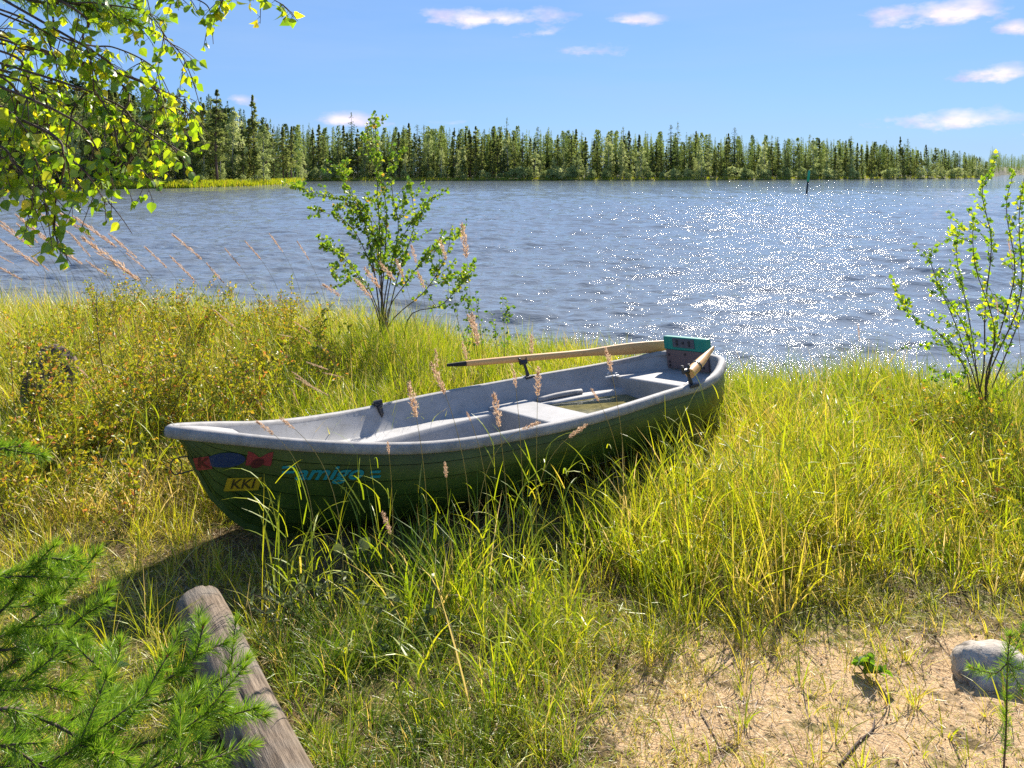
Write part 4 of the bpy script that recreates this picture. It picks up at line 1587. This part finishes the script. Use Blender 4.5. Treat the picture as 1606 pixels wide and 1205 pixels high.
# ------------------------------------------------------------------ woody plants
def stem_pts(base, tip, bow_=.08, n=12):
    base, tip = np.asarray(base, float), np.asarray(tip, float)
    t = np.linspace(0, 1, n)[:, None]
    P = base + (tip - base) * t
    side = rng.normal(0, 1, 3) * np.array([1, 1, .2])
    ln = np.linalg.norm(tip - base)
    P += side * np.sin(t * math.pi) * bow_ * ln * .5
    P += np.cumsum(rng.normal(0, ln * .006, (n, 3)), 0) * t
    return P


def shrub(name, base, stems, mleaf, mbark, label, cat, group=None, r0=.008, leaf=(.03, .05), per=14, sub=5, subl=.22, tint=(.4, .18), shape=SH_ROUND, start=.35, clusters=True, leafdown=.1, subr=.35):
    """stems: list of polylines in world space"""
    o = empty(name, base)
    tag(o, label, cat, group)
    base = np.array(base, float)
    st, lf = Acc(), Acc()
    for pl_ in stems:
        P = smooth_path(pl_, 18) - base
        n = len(P)
        ln = np.linalg.norm(np.diff(P, axis=0), axis=1).sum()
        rr = r0 * (ln / 2.0) ** .5 * np.linspace(1, .22, n)
        tube(st, P, rr, 6)
        twigs = [P[int(n * start):]]
        ns = max(1, int(sub * ln))
        for k in range(ns):
            i = rng.integers(int(n * start), n - 1)
            d = nrm((P[min(i + 1, n - 1)] - P[i - 1])[None])[0]
            dirn = nrm((d * .8 + rng.normal(0, .7, 3) * [1, 1, .5])[None])[0]
            l = subl * rng.uniform(.4, 1.2) * (1.15 - subr * i / n)
            Q = P[i] + np.linspace(0, 1, 6)[:, None] * dirn * l
            Q[:, 2] += np.linspace(0, 1, 6) ** 2 * l * .15
            tube(st, Q, np.linspace(rr[i] * .6, .0012, 6), 4)
            twigs.append(Q)
        for tw in twigs:
            tl = np.linalg.norm(np.diff(tw, axis=0), axis=1).sum()
            m_ = max(2, int(per * tl / .2 * rng.uniform(.6, 1.3)))
            f = np.sqrt(rng.random(m_)) if tl < .5 else rng.random(m_)
            ii = f * (len(tw) - 1)
            i0 = np.clip(ii.astype(int), 0, len(tw) - 2)
            pos = tw[i0] + (tw[i0 + 1] - tw[i0]) * (ii - i0)[:, None]
            dt = nrm(tw[-1] - tw[0] + 1e-6)
            md = rng.normal(0, .8, (m_, 3)) + dt * .5 - np.array([0, 0, leafdown])
            pos = pos + nrm(md) * .008
            leaves(lf, pos, md, rng.uniform(*leaf, m_), np.clip(rng.normal(tint[0], tint[1], m_), 0, 1), shape)
    st.obj('stem', mbark, o, True)
    lf.obj('foliage', mleaf, o)
    return o


# alder bush in the middle, on the far bank
D0 = 8.7
def PL(pts, d, dj=.25):
    dn = d + rng.normal(0, dj)
    return [W(px_, py_, d + (dn - d) * k / (len(pts) - 1)) for k, (px_, py_) in enumerate(pts)]


ab = W(606, 560, D0)
ab[2] = float(gz(ab[0], ab[1]))
root = (606, 270 + (H - ab[2]) / D0 * F)
AS = [[(600, 500), (597, 400), (592, 290), (588, 178)], [(598, 500), (602, 420), (606, 330), (590, 260), (572, 215)], [(596, 500), (578, 375), (556, 322), (505, 306), (458, 292)],
      [(600, 480), (575, 400), (545, 350), (500, 330)], [(604, 505), (622, 400), (648, 345), (690, 296)], [(608, 505), (628, 420), (650, 350), (640, 280)],
      [(594, 500), (560, 430), (525, 395), (505, 385)], [(600, 470), (590, 380), (548, 300), (532, 262)], [(610, 510), (668, 455), (700, 400), (708, 352)],
      [(606, 500), (640, 440), (675, 395), (705, 372)], [(602, 500), (610, 430), (625, 360), (615, 300), (612, 235)], [(597, 500), (570, 440), (540, 440), (520, 425)],
      [(600, 505), (596, 440), (585, 360), (565, 320), (540, 345)], [(640, 500), (690, 480), (720, 450), (735, 430)]]
stems = []
for pl_ in AS:
    rx = root[0] + (pl_[0][0] - 600) * .6 + rng.normal(0, 9)
    stems.append(PL([(rx, root[1] + rng.uniform(-4, 10))] + pl_, D0))
shrub('alder_bush', tuple(ab), stems, M['alder_leaf'], M['bark'], 'tall airy alder bush with many thin stems rising behind the boat', 'bush',
      r0=.0085, leaf=(.024, .05), per=14, sub=7, subl=.24, tint=(.55, .2), start=.42)
# its small neighbours
for (px_, py_, d_, tips, lb) in ((755, 560, 7.9, [(718, 432), (728, 445), (745, 455), (705, 465)], 'small leafy alder shoots at the foot of the tall alder bush, on its right'),
                                 (782, 560, 8.0, [(788, 462), (770, 485), (795, 480)], 'low dark-leaved sapling just above the oar at the water edge')):
    b_ = W(px_, py_, d_); b_[2] = float(gz(b_[0], b_[1]))
    rt = (px_, 270 + (H - b_[2]) / d_ * F)
    shrub('alder_sapling', tuple(b_), [PL([rt, ((px_ + t[0]) / 2 + 6, (rt[1] + t[1]) / 2 + 10), t], d_, .1) for t in tips], M['alder_leaf'], M['bark'], lb, 'sapling',
          r0=.006, leaf=(.022, .04), per=9, sub=4, subl=.14, tint=(.35, .2), start=.55)
# right-hand bush
d_ = 6.9
rb = W(1535, 690, d_); rb[2] = float(gz(rb[0], rb[1]))
rt = (1540, 270 + (H - rb[2]) / d_ * F)
RS = [[(1520, 600), (1480, 530), (1432, 500), (1413, 465)], [(1530, 600), (1495, 500), (1462, 420), (1462, 388)], [(1535, 610), (1520, 500), (1500, 400), (1510, 345)],
      [(1540, 600), (1545, 480), (1555, 380), (1540, 300), (1560, 262)], [(1545, 600), (1575, 500), (1592, 420), (1578, 330), (1590, 268)], [(1550, 620), (1600, 500), (1640, 400), (1650, 300)],
      [(1530, 620), (1505, 560), (1470, 540), (1440, 545)], [(1545, 620), (1560, 520), (1530, 420), (1525, 350)], [(1548, 600), (1600, 470), (1598, 350), (1606, 280)],
      [(1540, 620), (1515, 520), (1480, 460), (1468, 440)], [(1556, 640), (1620, 560), (1680, 470)], [(1530, 640), (1490, 590), (1450, 600)]]
shrub('birch_bush', tuple(rb), [PL([(rt[0] + rng.normal(0, 32) + (q_[0][0] - 1540) * .9, rt[1] + rng.uniform(-5, 10))] + q_, d_, .35) for q_ in RS], M['birch_leaf'], M['bark'],
      'sparse young birch bush with bare dark lower stems at the right edge before the lake', 'bush', r0=.007, leaf=(.022, .046), per=12, sub=6, subl=.2, tint=(.38, .28), shape=SH_BIRCH, start=.36)

# low shrubs in the left bank
SPOTS = [(40, 560, 8.5), (120, 520, 9.2), (210, 520, 8.6), (270, 560, 7.6), (330, 520, 8.8), (400, 540, 8.2), (455, 530, 8.6), (230, 640, 6.6), (300, 640, 6.3), (170, 690, 6.0),
         (30, 700, 5.4), (100, 740, 5.1), (380, 600, 7.0), (60, 640, 6.9), (520, 560, 7.6), (190, 790, 4.7), (10, 780, 4.8), (1480, 640, 6.4), (1590, 700, 5.2), (1560, 760, 4.9), (350, 700, 5.9)]
for k in range(42):
    d_ = rng.uniform(5.0, 10.5)
    SPOTS.append((803 + F * rng.uniform(-5.6, -1.9) * min(1, d_ / 7.5) / d_, 0, d_))
SPOTS += [(20, 0, 5.9), (70, 0, 5.8), (120, 0, 5.8), (1420, 0, 6.6), (1530, 0, 5.9), (1500, 0, 6.3), (1580, 0, 6.2)]
for k, (px_, py_, d_) in enumerate(SPOTS):
    if px_ < -20: continue
    b_ = W(px_, py_, d_); b_[2] = float(gz(b_[0], b_[1]))
    ht = rng.uniform(.5, .92) if px_ < 1000 and d_ > 6 else rng.uniform(.35, .5)
    sts = []
    for q_ in range(9):
        tip = b_ + np.array([rng.normal(0, .24), rng.normal(0, .2), ht * rng.uniform(.6, 1.1)])
        sts.append(stem_pts(b_ + rng.normal(0, .04, 3) * [1, 1, 0], tip, .15, 8))
    left = px_ < 1000
    shrub('bog_shrub', tuple(b_), sts, M['shrub_leaf'], M['bark'],
          'low twiggy shrub with small yellow-green and rusty leaves on the left bank' if left else 'low shrub with small yellow-green leaves in the right-hand bank below the birch bush', 'shrub',
          'low shrubs on the left bank' if left else 'low shrubs on the right bank', r0=.006, leaf=(.022, .042), per=14, sub=10, subl=.13, tint=(.58, .25), shape=SH_SMALL, start=.2)
# dark bare twigs sticking up left
for k, (px_, py_, tx, ty, d_, lb) in enumerate(((222, 655, 280, 560, 6.0, 'dark bare twig slanting up through the left shrubs'), (175, 560, 158, 445, 7.8, 'thin dark bare stem rising above the left shrubs to the water'))):
    p0, p1 = W(px_, py_, d_), W(tx, ty, d_)
    p0[2] = float(gz(p0[0], p0[1]))
    a = Acc()
    P = stem_pts(p0, p1, .1, 12)
    tube(a, P - p0, np.linspace(.007, .002, 12), 5)
    for i in (4, 6, 8, 9):
        tube(a, [P[i] - p0, P[i] - p0 + rng.normal(0, .06, 3) + [0, 0, .1]], [.003, .001], 4)
    o = a.obj('bare_twig', M['bark'], None, True)
    o.location = p0
    tag(o, lb, 'twig')

# leafy herbs in the shade before the boat
def herb(px_, py_, d_, nst, hgt, leaf, label, shape=SH_LANCE, tint=(.6, .2), name='willowherb', per=18, spread=.15, mat=None):
    b_ = W(px_, py_, d_); b_[2] = float(gz(b_[0], b_[1]))
    o = empty(name, tuple(b_))
    tag(o, label, 'plant')
    st, lf = Acc(), Acc()
    for k in range(nst):
        tip = np.array([rng.normal(0, spread), rng.normal(-.05, spread * .7), hgt * rng.uniform(.6, 1.1)])
        P = stem_pts(np.zeros(3), tip, .2, 10)
        tube(st, P, np.linspace(.004, .0015, 10), 5)
        ii = rng.uniform(3, 9, per)
        i0 = np.minimum(ii.astype(int), 8)
        pos = P[i0] + (P[i0 + 1] - P[i0]) * (ii - i0)[:, None]
        md = rng.normal(0, 1, (per, 3)) * [1, 1, .3] + [0, 0, .25]
        leaves(lf, pos, md, rng.uniform(*leaf, per), np.clip(rng.normal(*tint, per), 0, 1), shape)
    st.obj('stem', M['bark'], o, True)
    lf.obj('foliage', mat or M['herb_leaf'], o)


herb(470, 1010, 3.7, 5, .26, (.03, .06), 'shaded plant with narrow grey-green leaves between the log and the boat')
herb(515, 960, 3.85, 4, .30, (.03, .055), 'taller plant with narrow silvery leaves right of the shaded grey-green one')
herb(655, 960, 3.75, 3, .25, (.02, .035), 'plant with pinnate pale green leaves in the grass below the middle of the boat', SH_ROUND)
herb(640, 1010, 3.55, 4, .16, (.02, .035), 'small broad-leaved dark green plant in the foreground grass', SH_ROUND, (.2, .15))
herb(560, 880, 4.15, 2, .30, (.05, .07), 'plant with one big round leaf in front of the dark hull', SH_ROUND, (.4, .15), per=6)
herb(1355, 1045, 3.45, 6, .10, (.022, .045), 'small dark green leafy plant growing alone on the sand', SH_ROUND, (.05, .1), spread=.05, per=10, mat=M['birch_leaf'])


# ------------------------------------------------------------------ seed plumes
def plume_mesh(seed):
    """unit length along +Z"""
    g = np.random.default_rng(seed)
    a = Acc()
    n = 260
    t = g.random(n)
    rr = .085 * np.sin(np.clip(t * 2.9 + .2, 0, 3.1)) ** .8 * g.random(n) ** .6
    lump = 1 + .5 * np.sin(t * 21 + seed)
    a0 = g.random(n) * 6.28
    P = np.stack([np.cos(a0) * rr * lump, np.sin(a0) * rr * lump, t], -1)
    d = nrm(np.stack([np.cos(a0) * .5, np.sin(a0) * .5, np.ones(n)], -1) + g.normal(0, .35, (n, 3)))
    ribbons(a, P, d, g.uniform(.05, .12, n), g.uniform(.014, .03, n), np.zeros(n), np.clip(g.normal(.5, .25, n), 0, 1), 2)
    return a.mesh('plume', M['plume'])


PM = [plume_mesh(k) for k in range(4)]
GRP = {
    'L': ('feathery pinkish grass plume bent by the wind over the water at the upper left', 'wind-bent plumes over the water at the left'),
    'K': ('tan grass plume leaning in the thick grass just behind the bow', 'plumes in the grass behind the bow'),
    'F': ('tan seed plume on a thin stalk standing in front of the boat', 'plumes in front of the boat'),
    'B': ('pale brown grass plume standing behind the boat by the oar and alder bush', 'plumes behind the boat'),
    'R': ('small pinkish grass plume by the birch bush on the right', 'plumes at the right'),
}
PLUMES = [('L', v, 8.4 if v[0] % 2 else 7.6) for v in (
    (101, 340, 149, 377), (149, 388, 220, 441), (0, 347, 30, 370), (37, 347, 82, 385), (34, 358, 60, 381), (2, 377, 26, 392), (131, 351, 183, 388), (116, 373, 142, 403),
    (281, 377, 317, 407), (358, 396, 377, 418), (276, 411, 306, 441), (427, 373, 444, 396), (205, 403, 228, 422), (142, 414, 168, 433), (56, 407, 78, 426), (1, 403, 22, 414),
    (60, 365, 105, 400), (86, 385, 130, 415), (10, 360, 50, 388), (180, 375, 215, 405), (235, 395, 262, 420), (20, 390, 62, 418), (390, 385, 410, 408), (70, 340, 108, 366),
    (470, 385, 485, 408), (330, 420, 352, 445), (0, 420, 36, 440))]
PLUMES += [('K', v, 6.3) for v in ((462, 586, 486, 603), (486, 606, 515, 620), (486, 570, 515, 580), (512, 586, 539, 592), (499, 543, 515, 550), (466, 508, 489, 523), (439, 525, 459, 529),
                                   (459, 614, 469, 636), (399, 623, 416, 646), (470, 596, 500, 612), (175, 648, 212, 672), (190, 672, 225, 690), (120, 575, 148, 600), (340, 490, 366, 512))]
PLUMES += [('F', v, 3.95) for v in ((643, 608, 653, 655), (680, 577, 698, 618), (442, 658, 462, 673), (406, 664, 429, 681), (698, 729, 700, 749), (602, 809, 613, 838), (608, 696, 610, 712),
                                    (776, 626, 783, 669), (844, 583, 843, 621), (916, 669, 892, 686), (843, 664, 818, 674), (733, 649, 738, 660), (951, 551, 959, 583), (929, 613, 939, 629), (806, 585, 809, 608))]
PLUMES += [('B', v, 7.0) for v in ((683, 552, 686, 576), (726, 540, 732, 564), (742, 500, 750, 543), (833, 530, 834, 558), (799, 563, 804, 580), (599, 416, 619, 440), (623, 412, 633, 436),
                                   (560, 442, 583, 468), (510, 449, 533, 464), (656, 429, 666, 452), (726, 360, 732, 405), (736, 499, 750, 529), (646, 389, 653, 412), (575, 425, 596, 452), (691, 380, 700, 408))]
PLUMES += [('R', (1346, 512, 1348, 535), 7.6), ('R', (1582, 380, 1586, 406), 5.0), ('R', (1562, 470, 1566, 492), 5.0), ('R', (1360, 640, 1366, 660), 6.0)]
for k, (gk, (tx, ty, bx, by), d_) in enumerate(PLUMES):
    d_ = d_ * rng.uniform(.96, 1.04)
    if gk == 'F' and tx > 800: d_ = 4.3
    T_, B_ = W(tx, ty, d_ - .02), W(bx, by, d_)
    ax = T_ - B_
    ln = np.linalg.norm(ax) * (1.15 if gk != 'L' else 1.25)
    lean = ax / np.linalg.norm(ax)
    hgt_ = B_[2]
    off = np.array([-lean[0] * hgt_ * .30, 0.02 * rng.normal(), 0])
    rt_ = B_ + off
    if gk == 'F':
        # root them on the near side of the hull
        for _ in range(40):
            s_, b_ = boat_sb(np.array([rt_[0]]), np.array([rt_[1]]))
            if b_[0] < -float(hb(min(max(s_[0], 0), L))) - .04 or s_[0] < .2: break
            rt_[1] -= .03
    rt_[2] = float(gz(rt_[0], rt_[1]))
    o = empty('grass_plume', tuple(rt_))
    tag(o, GRP[gk][0], 'grass plume', GRP[gk][1])
    C1 = B_ - lean * (hgt_ - rt_[2]) * .45
    C1[0] = .5 * C1[0] + .5 * rt_[0]
    t = np.linspace(0, 1, 12)[:, None]
    P = (1 - t) ** 2 * rt_ + 2 * t * (1 - t) * C1 + t ** 2 * B_
    a = Acc()
    tube(a, P - rt_, np.linspace(.0022, .0011, 12), 4, T=.6)
    a.obj('stem', M['straw'], o)
    pm = link('plume', PM[k % 4], o)
    pm.location = B_ - rt_
    pm.rotation_euler = Vector(lean).to_track_quat('Z', 'Y').to_euler()
    fat = 1.0 if gk in 'FB' else .4
    pm.scale = (ln * fat, ln * fat, ln)


# ------------------------------------------------------------------ pine twigs
def needles_on(nd, P, length, dens, tint=.5, tipburst=True, start=0.0):
    seg = np.linalg.norm(np.diff(P, axis=0), axis=1)
    tl = seg.sum()
    m_ = int(dens * tl)
    f = start + (1 - start) * rng.random(m_)
    cs = np.concatenate([[0], np.cumsum(seg)]) / tl
    i0 = np.clip(np.searchsorted(cs, f) - 1, 0, len(P) - 2)
    q_ = (f - cs[i0]) / np.maximum(cs[i0 + 1] - cs[i0], 1e-6)
    pos = P[i0] + (P[i0 + 1] - P[i0]) * q_[:, None]
    tg_ = nrm(P[i0 + 1] - P[i0])
    rv = rng.normal(size=(m_, 3))
    rv = nrm(rv - (rv * tg_).sum(1, keepdims=True) * tg_)
    dr_ = nrm(tg_ * rng.uniform(.5, 1.0, (m_, 1)) + rv * rng.uniform(.7, 1.3, (m_, 1)) + [0, 0, .12])
    # pairs
    for k in range(2):
        dj = nrm(dr_ + rng.normal(0, .09, (m_, 3)))
        ribbons(nd, pos, dj, length * rng.uniform(.75, 1.15, m_), np.full(m_, .0015), rng.uniform(-.05, .12, m_), np.clip(rng.normal(tint, .17, m_), 0, 1), 2)
    if tipburst:
        n_ = 60
        t0 = nrm((P[-1] - P[-2])[None])
        dj = nrm(t0 + rng.normal(0, .33, (n_, 3)))
        ribbons(nd, np.repeat(P[-1:], n_, 0) - dj * .004, dj, length * rng.uniform(.7, 1.1, n_), np.full(n_, .0015), np.zeros(n_), np.clip(rng.normal(tint + .1, .12, n_), 0, 1), 2)


def pine_branches(name, base, twigs, label, cat, nlen=.042, dens=760, r0=.005, side=True, trunk=None, tint=.52):
    o = empty(name, tuple(base))
    tag(o, label, cat)
    base = np.array(base, float)
    st, nd, bd = Acc(), Acc(), Acc()
    for pl_ in twigs:
        P = smooth_path(pl_, 14) - base
        ln = np.linalg.norm(np.diff(P, axis=0), axis=1).sum()
        tube(st, P, r0 * np.linspace(1, .35, 14) * min(1.3, .5 + ln), 6)
        needles_on(nd, P, nlen, dens, tint, start=.25 if ln > .5 else .05)
        bd = Acc()
        tube(bd, [P[-1], P[-1] + nrm((P[-1] - P[-2])[None])[0] * .012], [.004, .0012], 6)
        bd.obj('bud', M['bud'], o, True)
        if side:
            for k in range(int(ln * 5) + 1):
                i = rng.integers(4, 12)
                t0 = nrm((P[i + 1] - P[i])[None])[0]
                dv = nrm((t0 * .8 + rng.normal(0, .6, 3) * [1, 1, .4])[None])[0]
                l = rng.uniform(.07, .14)
                Q = P[i] + np.linspace(0, 1, 6)[:, None] * dv * l
                tube(st, Q, np.linspace(r0 * .5, r0 * .3, 6), 5)
                needles_on(nd, Q, nlen, dens * 1.1, tint)
    if trunk is not None:
        tr = Acc()
        tube(tr, np.array(trunk) - base, np.linspace(.03, .012, len(trunk)), 10)
        tr.obj('trunk', M['bark'], o, True)
    st.obj('branch', M['bark'], o, True)
    nd.obj('needles', M['needle'], o)
    return o


tb = np.array([-1.75, 1.75, 0.0]); tb[2] = float(gz(tb[0], tb[1]))
tw = [[W(-200, 1130, 1.85), W(0, 1112, 1.8), W(60, 1125, 1.85), W(130, 1160, 1.8), W(176, 1182, 1.72)],
      [W(-200, 1150, 1.9), W(40, 1150, 1.95), W(150, 1110, 2.0), W(240, 1075, 2.05), W(300, 1040, 2.1), W(318, 985, 2.12)],
      [W(-150, 1230, 1.8), W(120, 1190, 1.9), W(250, 1160, 1.95), W(330, 1130, 2.0), W(412, 1122, 2.02)],
      [W(150, 1130, 2.0), W(260, 1100, 2.05), W(330, 1075, 2.1), W(385, 1035, 2.12)],
      [W(120, 1160, 1.9), W(160, 1090, 1.95), W(185, 1030, 2.0), W(188, 1012, 2.0)],
      [W(-200, 1210, 1.7), W(0, 1205, 1.75), W(90, 1190, 1.75), W(160, 1140, 1.8), W(230, 1090, 1.85)],
      [W(20, 1260, 1.7), W(160, 1230, 1.75), W(300, 1200, 1.8), W(390, 1170, 1.85)],
      [W(-250, 1120, 2.1), W(-60, 1090, 2.15), W(40, 1025, 2.2), W(110, 985, 2.25), W(170, 925, 2.3)],
      [W(-250, 1000, 2.1), W(-80, 920, 2.1), W(20, 905, 2.15), W(120, 908, 2.2)],
      [W(-250, 1060, 2.2), W(-40, 1010, 2.2), W(20, 990, 2.25), W(90, 940, 2.3), W(150, 870, 2.35)],
      [W(-250, 1080, 2.2), W(-60, 1000, 2.15), W(20, 940, 2.2), W(60, 880, 2.2), W(120, 880, 2.2)],
      [W(-200, 820, 2.2), W(-60, 730, 2.2), W(0, 705, 2.2), W(30, 700, 2.2)],
      [W(-100, 1280, 1.6), W(60, 1240, 1.65), W(160, 1250, 1.7), W(260, 1260, 1.7)],
      [W(-200, 1170, 1.9), W(-20, 1080, 2.0), W(60, 1060, 2.05), W(90, 1010, 2.1)],
      [W(-100, 1190, 1.7), W(0, 1170, 1.7), W(60, 1200, 1.7), W(110, 1230, 1.7)],
      [W(60, 1230, 1.75), W(200, 1215, 1.85), W(280, 1150, 1.9), W(350, 1100, 1.95)],
      [W(-200, 1050, 2.2), W(-30, 960, 2.2), W(50, 950, 2.25), W(80, 930, 2.25)],
      [W(-150, 1100, 2.1), W(0, 1090, 2.1), W(60, 1075, 2.1), W(120, 1100, 2.1)],
      [W(-100, 1000, 2.2), W(0, 1020, 2.2), W(50, 1010, 2.2), W(110, 1040, 2.2)],
      [W(40, 1200, 1.8), W(140, 1180, 1.85), W(200, 1130, 1.9), W(262, 1030, 1.95)]]
pine_branches('pine_sapling', tb, tw, 'young pine with long soft bright green needles reaching in at the lower left corner', 'pine sapling', dens=760,
              trunk=[tb, tb + [.02, 0, .5], tb + [-.02, .05, 1.0], tb + [-.05, .05, 1.5]])
sb = W(1572, 1165, 2.72); sb[2] = float(gz(sb[0], sb[1]))
c1 = W(1580, 1040, 2.66)
pine_branches('pine_seedling', sb, [[sb, sb * .5 + c1 * .5 + [.004, 0, 0], c1, W(1584, 1000, 2.66)], [c1, W(1560, 1056, 2.64), W(1525, 1048, 2.62)], [c1, W(1600, 1050, 2.66), W(1625, 1030, 2.68)],
                                    [c1, W(1590, 1060, 2.62), W(1602, 1080, 2.58)], [c1, W(1596, 1010, 2.7), W(1604, 985, 2.74)]],
              'tiny pine seedling with a thin stem and star of needles at the lower right', 'pine seedling', nlen=.036, dens=620, r0=.0035, side=False)
pb = np.array([-2.9, 2.3, 0]); pb[2] = float(gz(pb[0], pb[1]))
pine_branches('pine_tree', pb, [[pb + [0, 0, 2.9], W(0, -10, 2.3), W(90, 0, 2.3), W(150, 16, 2.3), W(205, 32, 2.3)], [W(90, 0, 2.3), W(140, -12, 2.3), W(210, 8, 2.3)]],
              'dark green pine twig hanging among the birch leaves at the top left', 'pine tree', nlen=.045, dens=700, trunk=[pb, pb + [0, 0, 1.2], pb + [.05, 0, 3.6]])

# pale leaf caught in the pine needles
lp = W(184, 1047, 1.98)
a = Acc()
leaves(a, np.zeros((1, 3)), np.array([[1., .1, .35]]), np.array([.032]), np.array([.5]), SH_ROUND, asp=1.1)
o = a.obj('fallen_leaf', M['pale_leaf'])
o.location = lp
tag(o, 'single pale round leaf caught on the pine needles at the lower left', 'leaf')

# ------------------------------------------------------------------ birch boughs, top left
bt = np.array([-2.35, 1.25, 0]); bt[2] = float(gz(bt[0], bt[1]))
bo = empty('birch_tree', tuple(bt))
tag(bo, 'birch boughs with bright backlit yellow-green leaves overhanging at the top left', 'birch tree')
tr = Acc()
tz = np.linspace(0, 5.5, 12)
tube(tr, np.stack([.05 * np.sin(tz), .04 * tz, tz], -1), np.linspace(.09, .03, 12), 10)
tr.obj('trunk', M['birch_bark'], bo, True)
BL = [([(-300, 160), (-80, 190), (0, 245), (50, 300)], 2.0), ([(-300, 200), (-60, 250), (20, 270), (75, 325)], 2.1), ([(-200, 60), (80, 170), (150, 230), (160, 300)], 2.05), ([(-300, 100), (-50, 150), (30, 190), (60, 260)], 1.95), ([(-260, -60), (0, 15), (70, 50), (140, 85), (200, 115)], 2.2), ([(-260, 20), (0, 80), (40, 115), (55, 160), (60, 220)], 2.1), ([(-200, -160), (60, 0), (75, 60), (90, 110), (95, 170)], 2.3),
      ([(-200, -140), (110, 10), (130, 60), (145, 110), (146, 200)], 2.2), ([(-100, -60), (145, 80), (180, 110), (230, 130), (292, 160)], 2.3), ([(-150, -120), (150, 15), (230, 45), (280, 80), (308, 140)], 2.35),
      ([(-150, -180), (180, -22), (260, -15), (320, 5), (332, 30)], 2.25), ([(-100, -190), (250, -40), (380, -22), (445, 8)], 2.3), ([(-200, 100), (60, 200), (100, 250), (88, 310), (86, 360), (96, 402)], 2.0),
      ([(-200, 0), (120, 100), (112, 180), (104, 250), (130, 300)], 2.25), ([(-200, 0), (170, 120), (190, 190), (205, 235), (200, 262)], 2.35), ([(-200, 20), (200, 120), (250, 165), (290, 175), (300, 190)], 2.4),
      ([(-200, 120), (0, 190), (60, 220), (130, 265), (168, 322)], 2.1), ([(-150, 20), (225, 130), (242, 190), (240, 240), (236, 290)], 2.3), ([(-260, 60), (0, 120), (20, 200), (10, 292)], 2.15),
      ([(-200, 60), (150, 150), (215, 195), (262, 225), (285, 238)], 2.3), ([(-260, 60), (40, 130), (70, 195), (82, 290)], 2.25), ([(-260, -20), (-20, 40), (30, 80), (60, 130), (90, 200)], 2.4),
      ([(-260, 140), (-20, 220), (20, 255), (40, 280)], 2.0), ([(-200, 40), (100, 130), (160, 160), (185, 230), (172, 290)], 2.2), ([(-200, -60), (100, 60), (180, 75), (240, 105), (268, 150)], 2.45),
      ([(-200, -150), (60, -10), (150, 5), (230, 20), (262, 60)], 2.3), ([(-200, -170), (160, -20), (300, -30), (350, -10), (340, 12)], 2.2), ([(-260, 0), (-40, 60), (0, 110), (35, 60), (60, 90)], 2.3)]
st, lf = Acc(), Acc()
for pts, d_ in BL:
    dd_ = [d_ + rng.normal(0, .05) for _ in pts]
    P = smooth_path([W(px_, py_, q_) for (px_, py_), q_ in zip(pts, dd_)], 30) - bt
    # join to the trunk
    jz = P[0][2]
    tube(st, smooth_path([[.05 * math.sin(jz), .04 * jz, min(jz - .1, 5.2)], P[0]], 4), .006, 5)
    tube(st, P, np.linspace(.0042, .0011, 30), 6)
    vis = [i for i in range(6, 30) if -120 < proj((P[i] + bt)[None])[0][0] < 1600]
    tws = [P[vis[0]:]]
    for k in range(11):
        i = int(rng.choice(vis))
        i = min(i, 28)
        t0 = nrm((P[i + 1] - P[i])[None])[0]
        dv = nrm((t0 * .6 + rng.normal(0, .55, 3) * [1, 1, .5] + [0, 0, -.35])[None])[0]
        l = rng.uniform(.05, .14) * (.6 if pts[1][1] < -10 or pts[-1][1] > 395 else 1)
        Q = P[i] + np.linspace(0, 1, 6)[:, None] * dv * l
        Q[:, 2] -= np.linspace(0, 1, 6) ** 2 * l * .3
        tube(st, Q, np.linspace(.0016, .0008, 6), 4)
        tws.append(Q)
    for qn, Q in enumerate(tws):
        tl = np.linalg.norm(np.diff(Q, axis=0), axis=1).sum()
        m_ = int((25 if qn else 19) * tl * rng.uniform(.8, 1.3)) + 2
        ii = rng.random(m_) * (len(Q) - 1)
        i0 = np.minimum(ii.astype(int), len(Q) - 2)
        pos = Q[i0] + (Q[i0 + 1] - Q[i0]) * (ii - i0)[:, None]
        md = rng.normal(0, .55, (m_, 3)) + [0, 0, -.75]
        pet = nrm(md) * .014
        for p_, e_ in zip(pos, pet):
            tube(st, [p_, p_ + e_], .0006, 3, cap=False)
        leaves(lf, pos + pet, md, rng.uniform(.017, .036, m_), np.clip(rng.normal(.48, .25, m_), 0, 1), SH_BIRCH, curl=.5)
st.obj('branch', M['bark'], bo, True)
lf.obj('foliage', M['birch_leaf'], bo)

# twigs on the sand
TWG = [([(1315, 1203), (1345, 1165), (1368, 1145), (1372, 1125)], .006, 'crooked dark twig lying on the sand near the bottom edge'),
       ([(1100, 1120), (1125, 1165), (1140, 1205)], .004, 'thin straight twig on the sand left of the crooked one'),
       ([(860, 1100), (905, 1150), (950, 1190)], .004, 'thin brown twig at the edge of the short grass and sand'),
       ([(1410, 1000), (1440, 1030), (1452, 1075)], .003, 'pale dry stalk lying on the moss left of the grey stone')]
for pts, r_, lb in TWG:
    P = []
    for px_, py_ in pts:
        d_ = 3.0
        for _ in range(8):
            g_ = float(gz((px_ - 803) / F * d_, d_)) + r_
            d_ = F * (H - g_) / (py_ - 270)
        P.append(W(px_, py_, d_))
    P = smooth_path(P, 12)
    a = Acc()
    tube(a, P - P[0], np.linspace(r_, r_ * .4, 12), 6)
    tube(a, [P[7] - P[0], P[7] - P[0] + np.array([.05, .02, .01])], [r_ * .5, r_ * .2], 5)
    o = a.obj('twig', M['bark'], None, True)
    o.location = P[0]
    tag(o, lb, 'twig')
print('grass blades', tot)
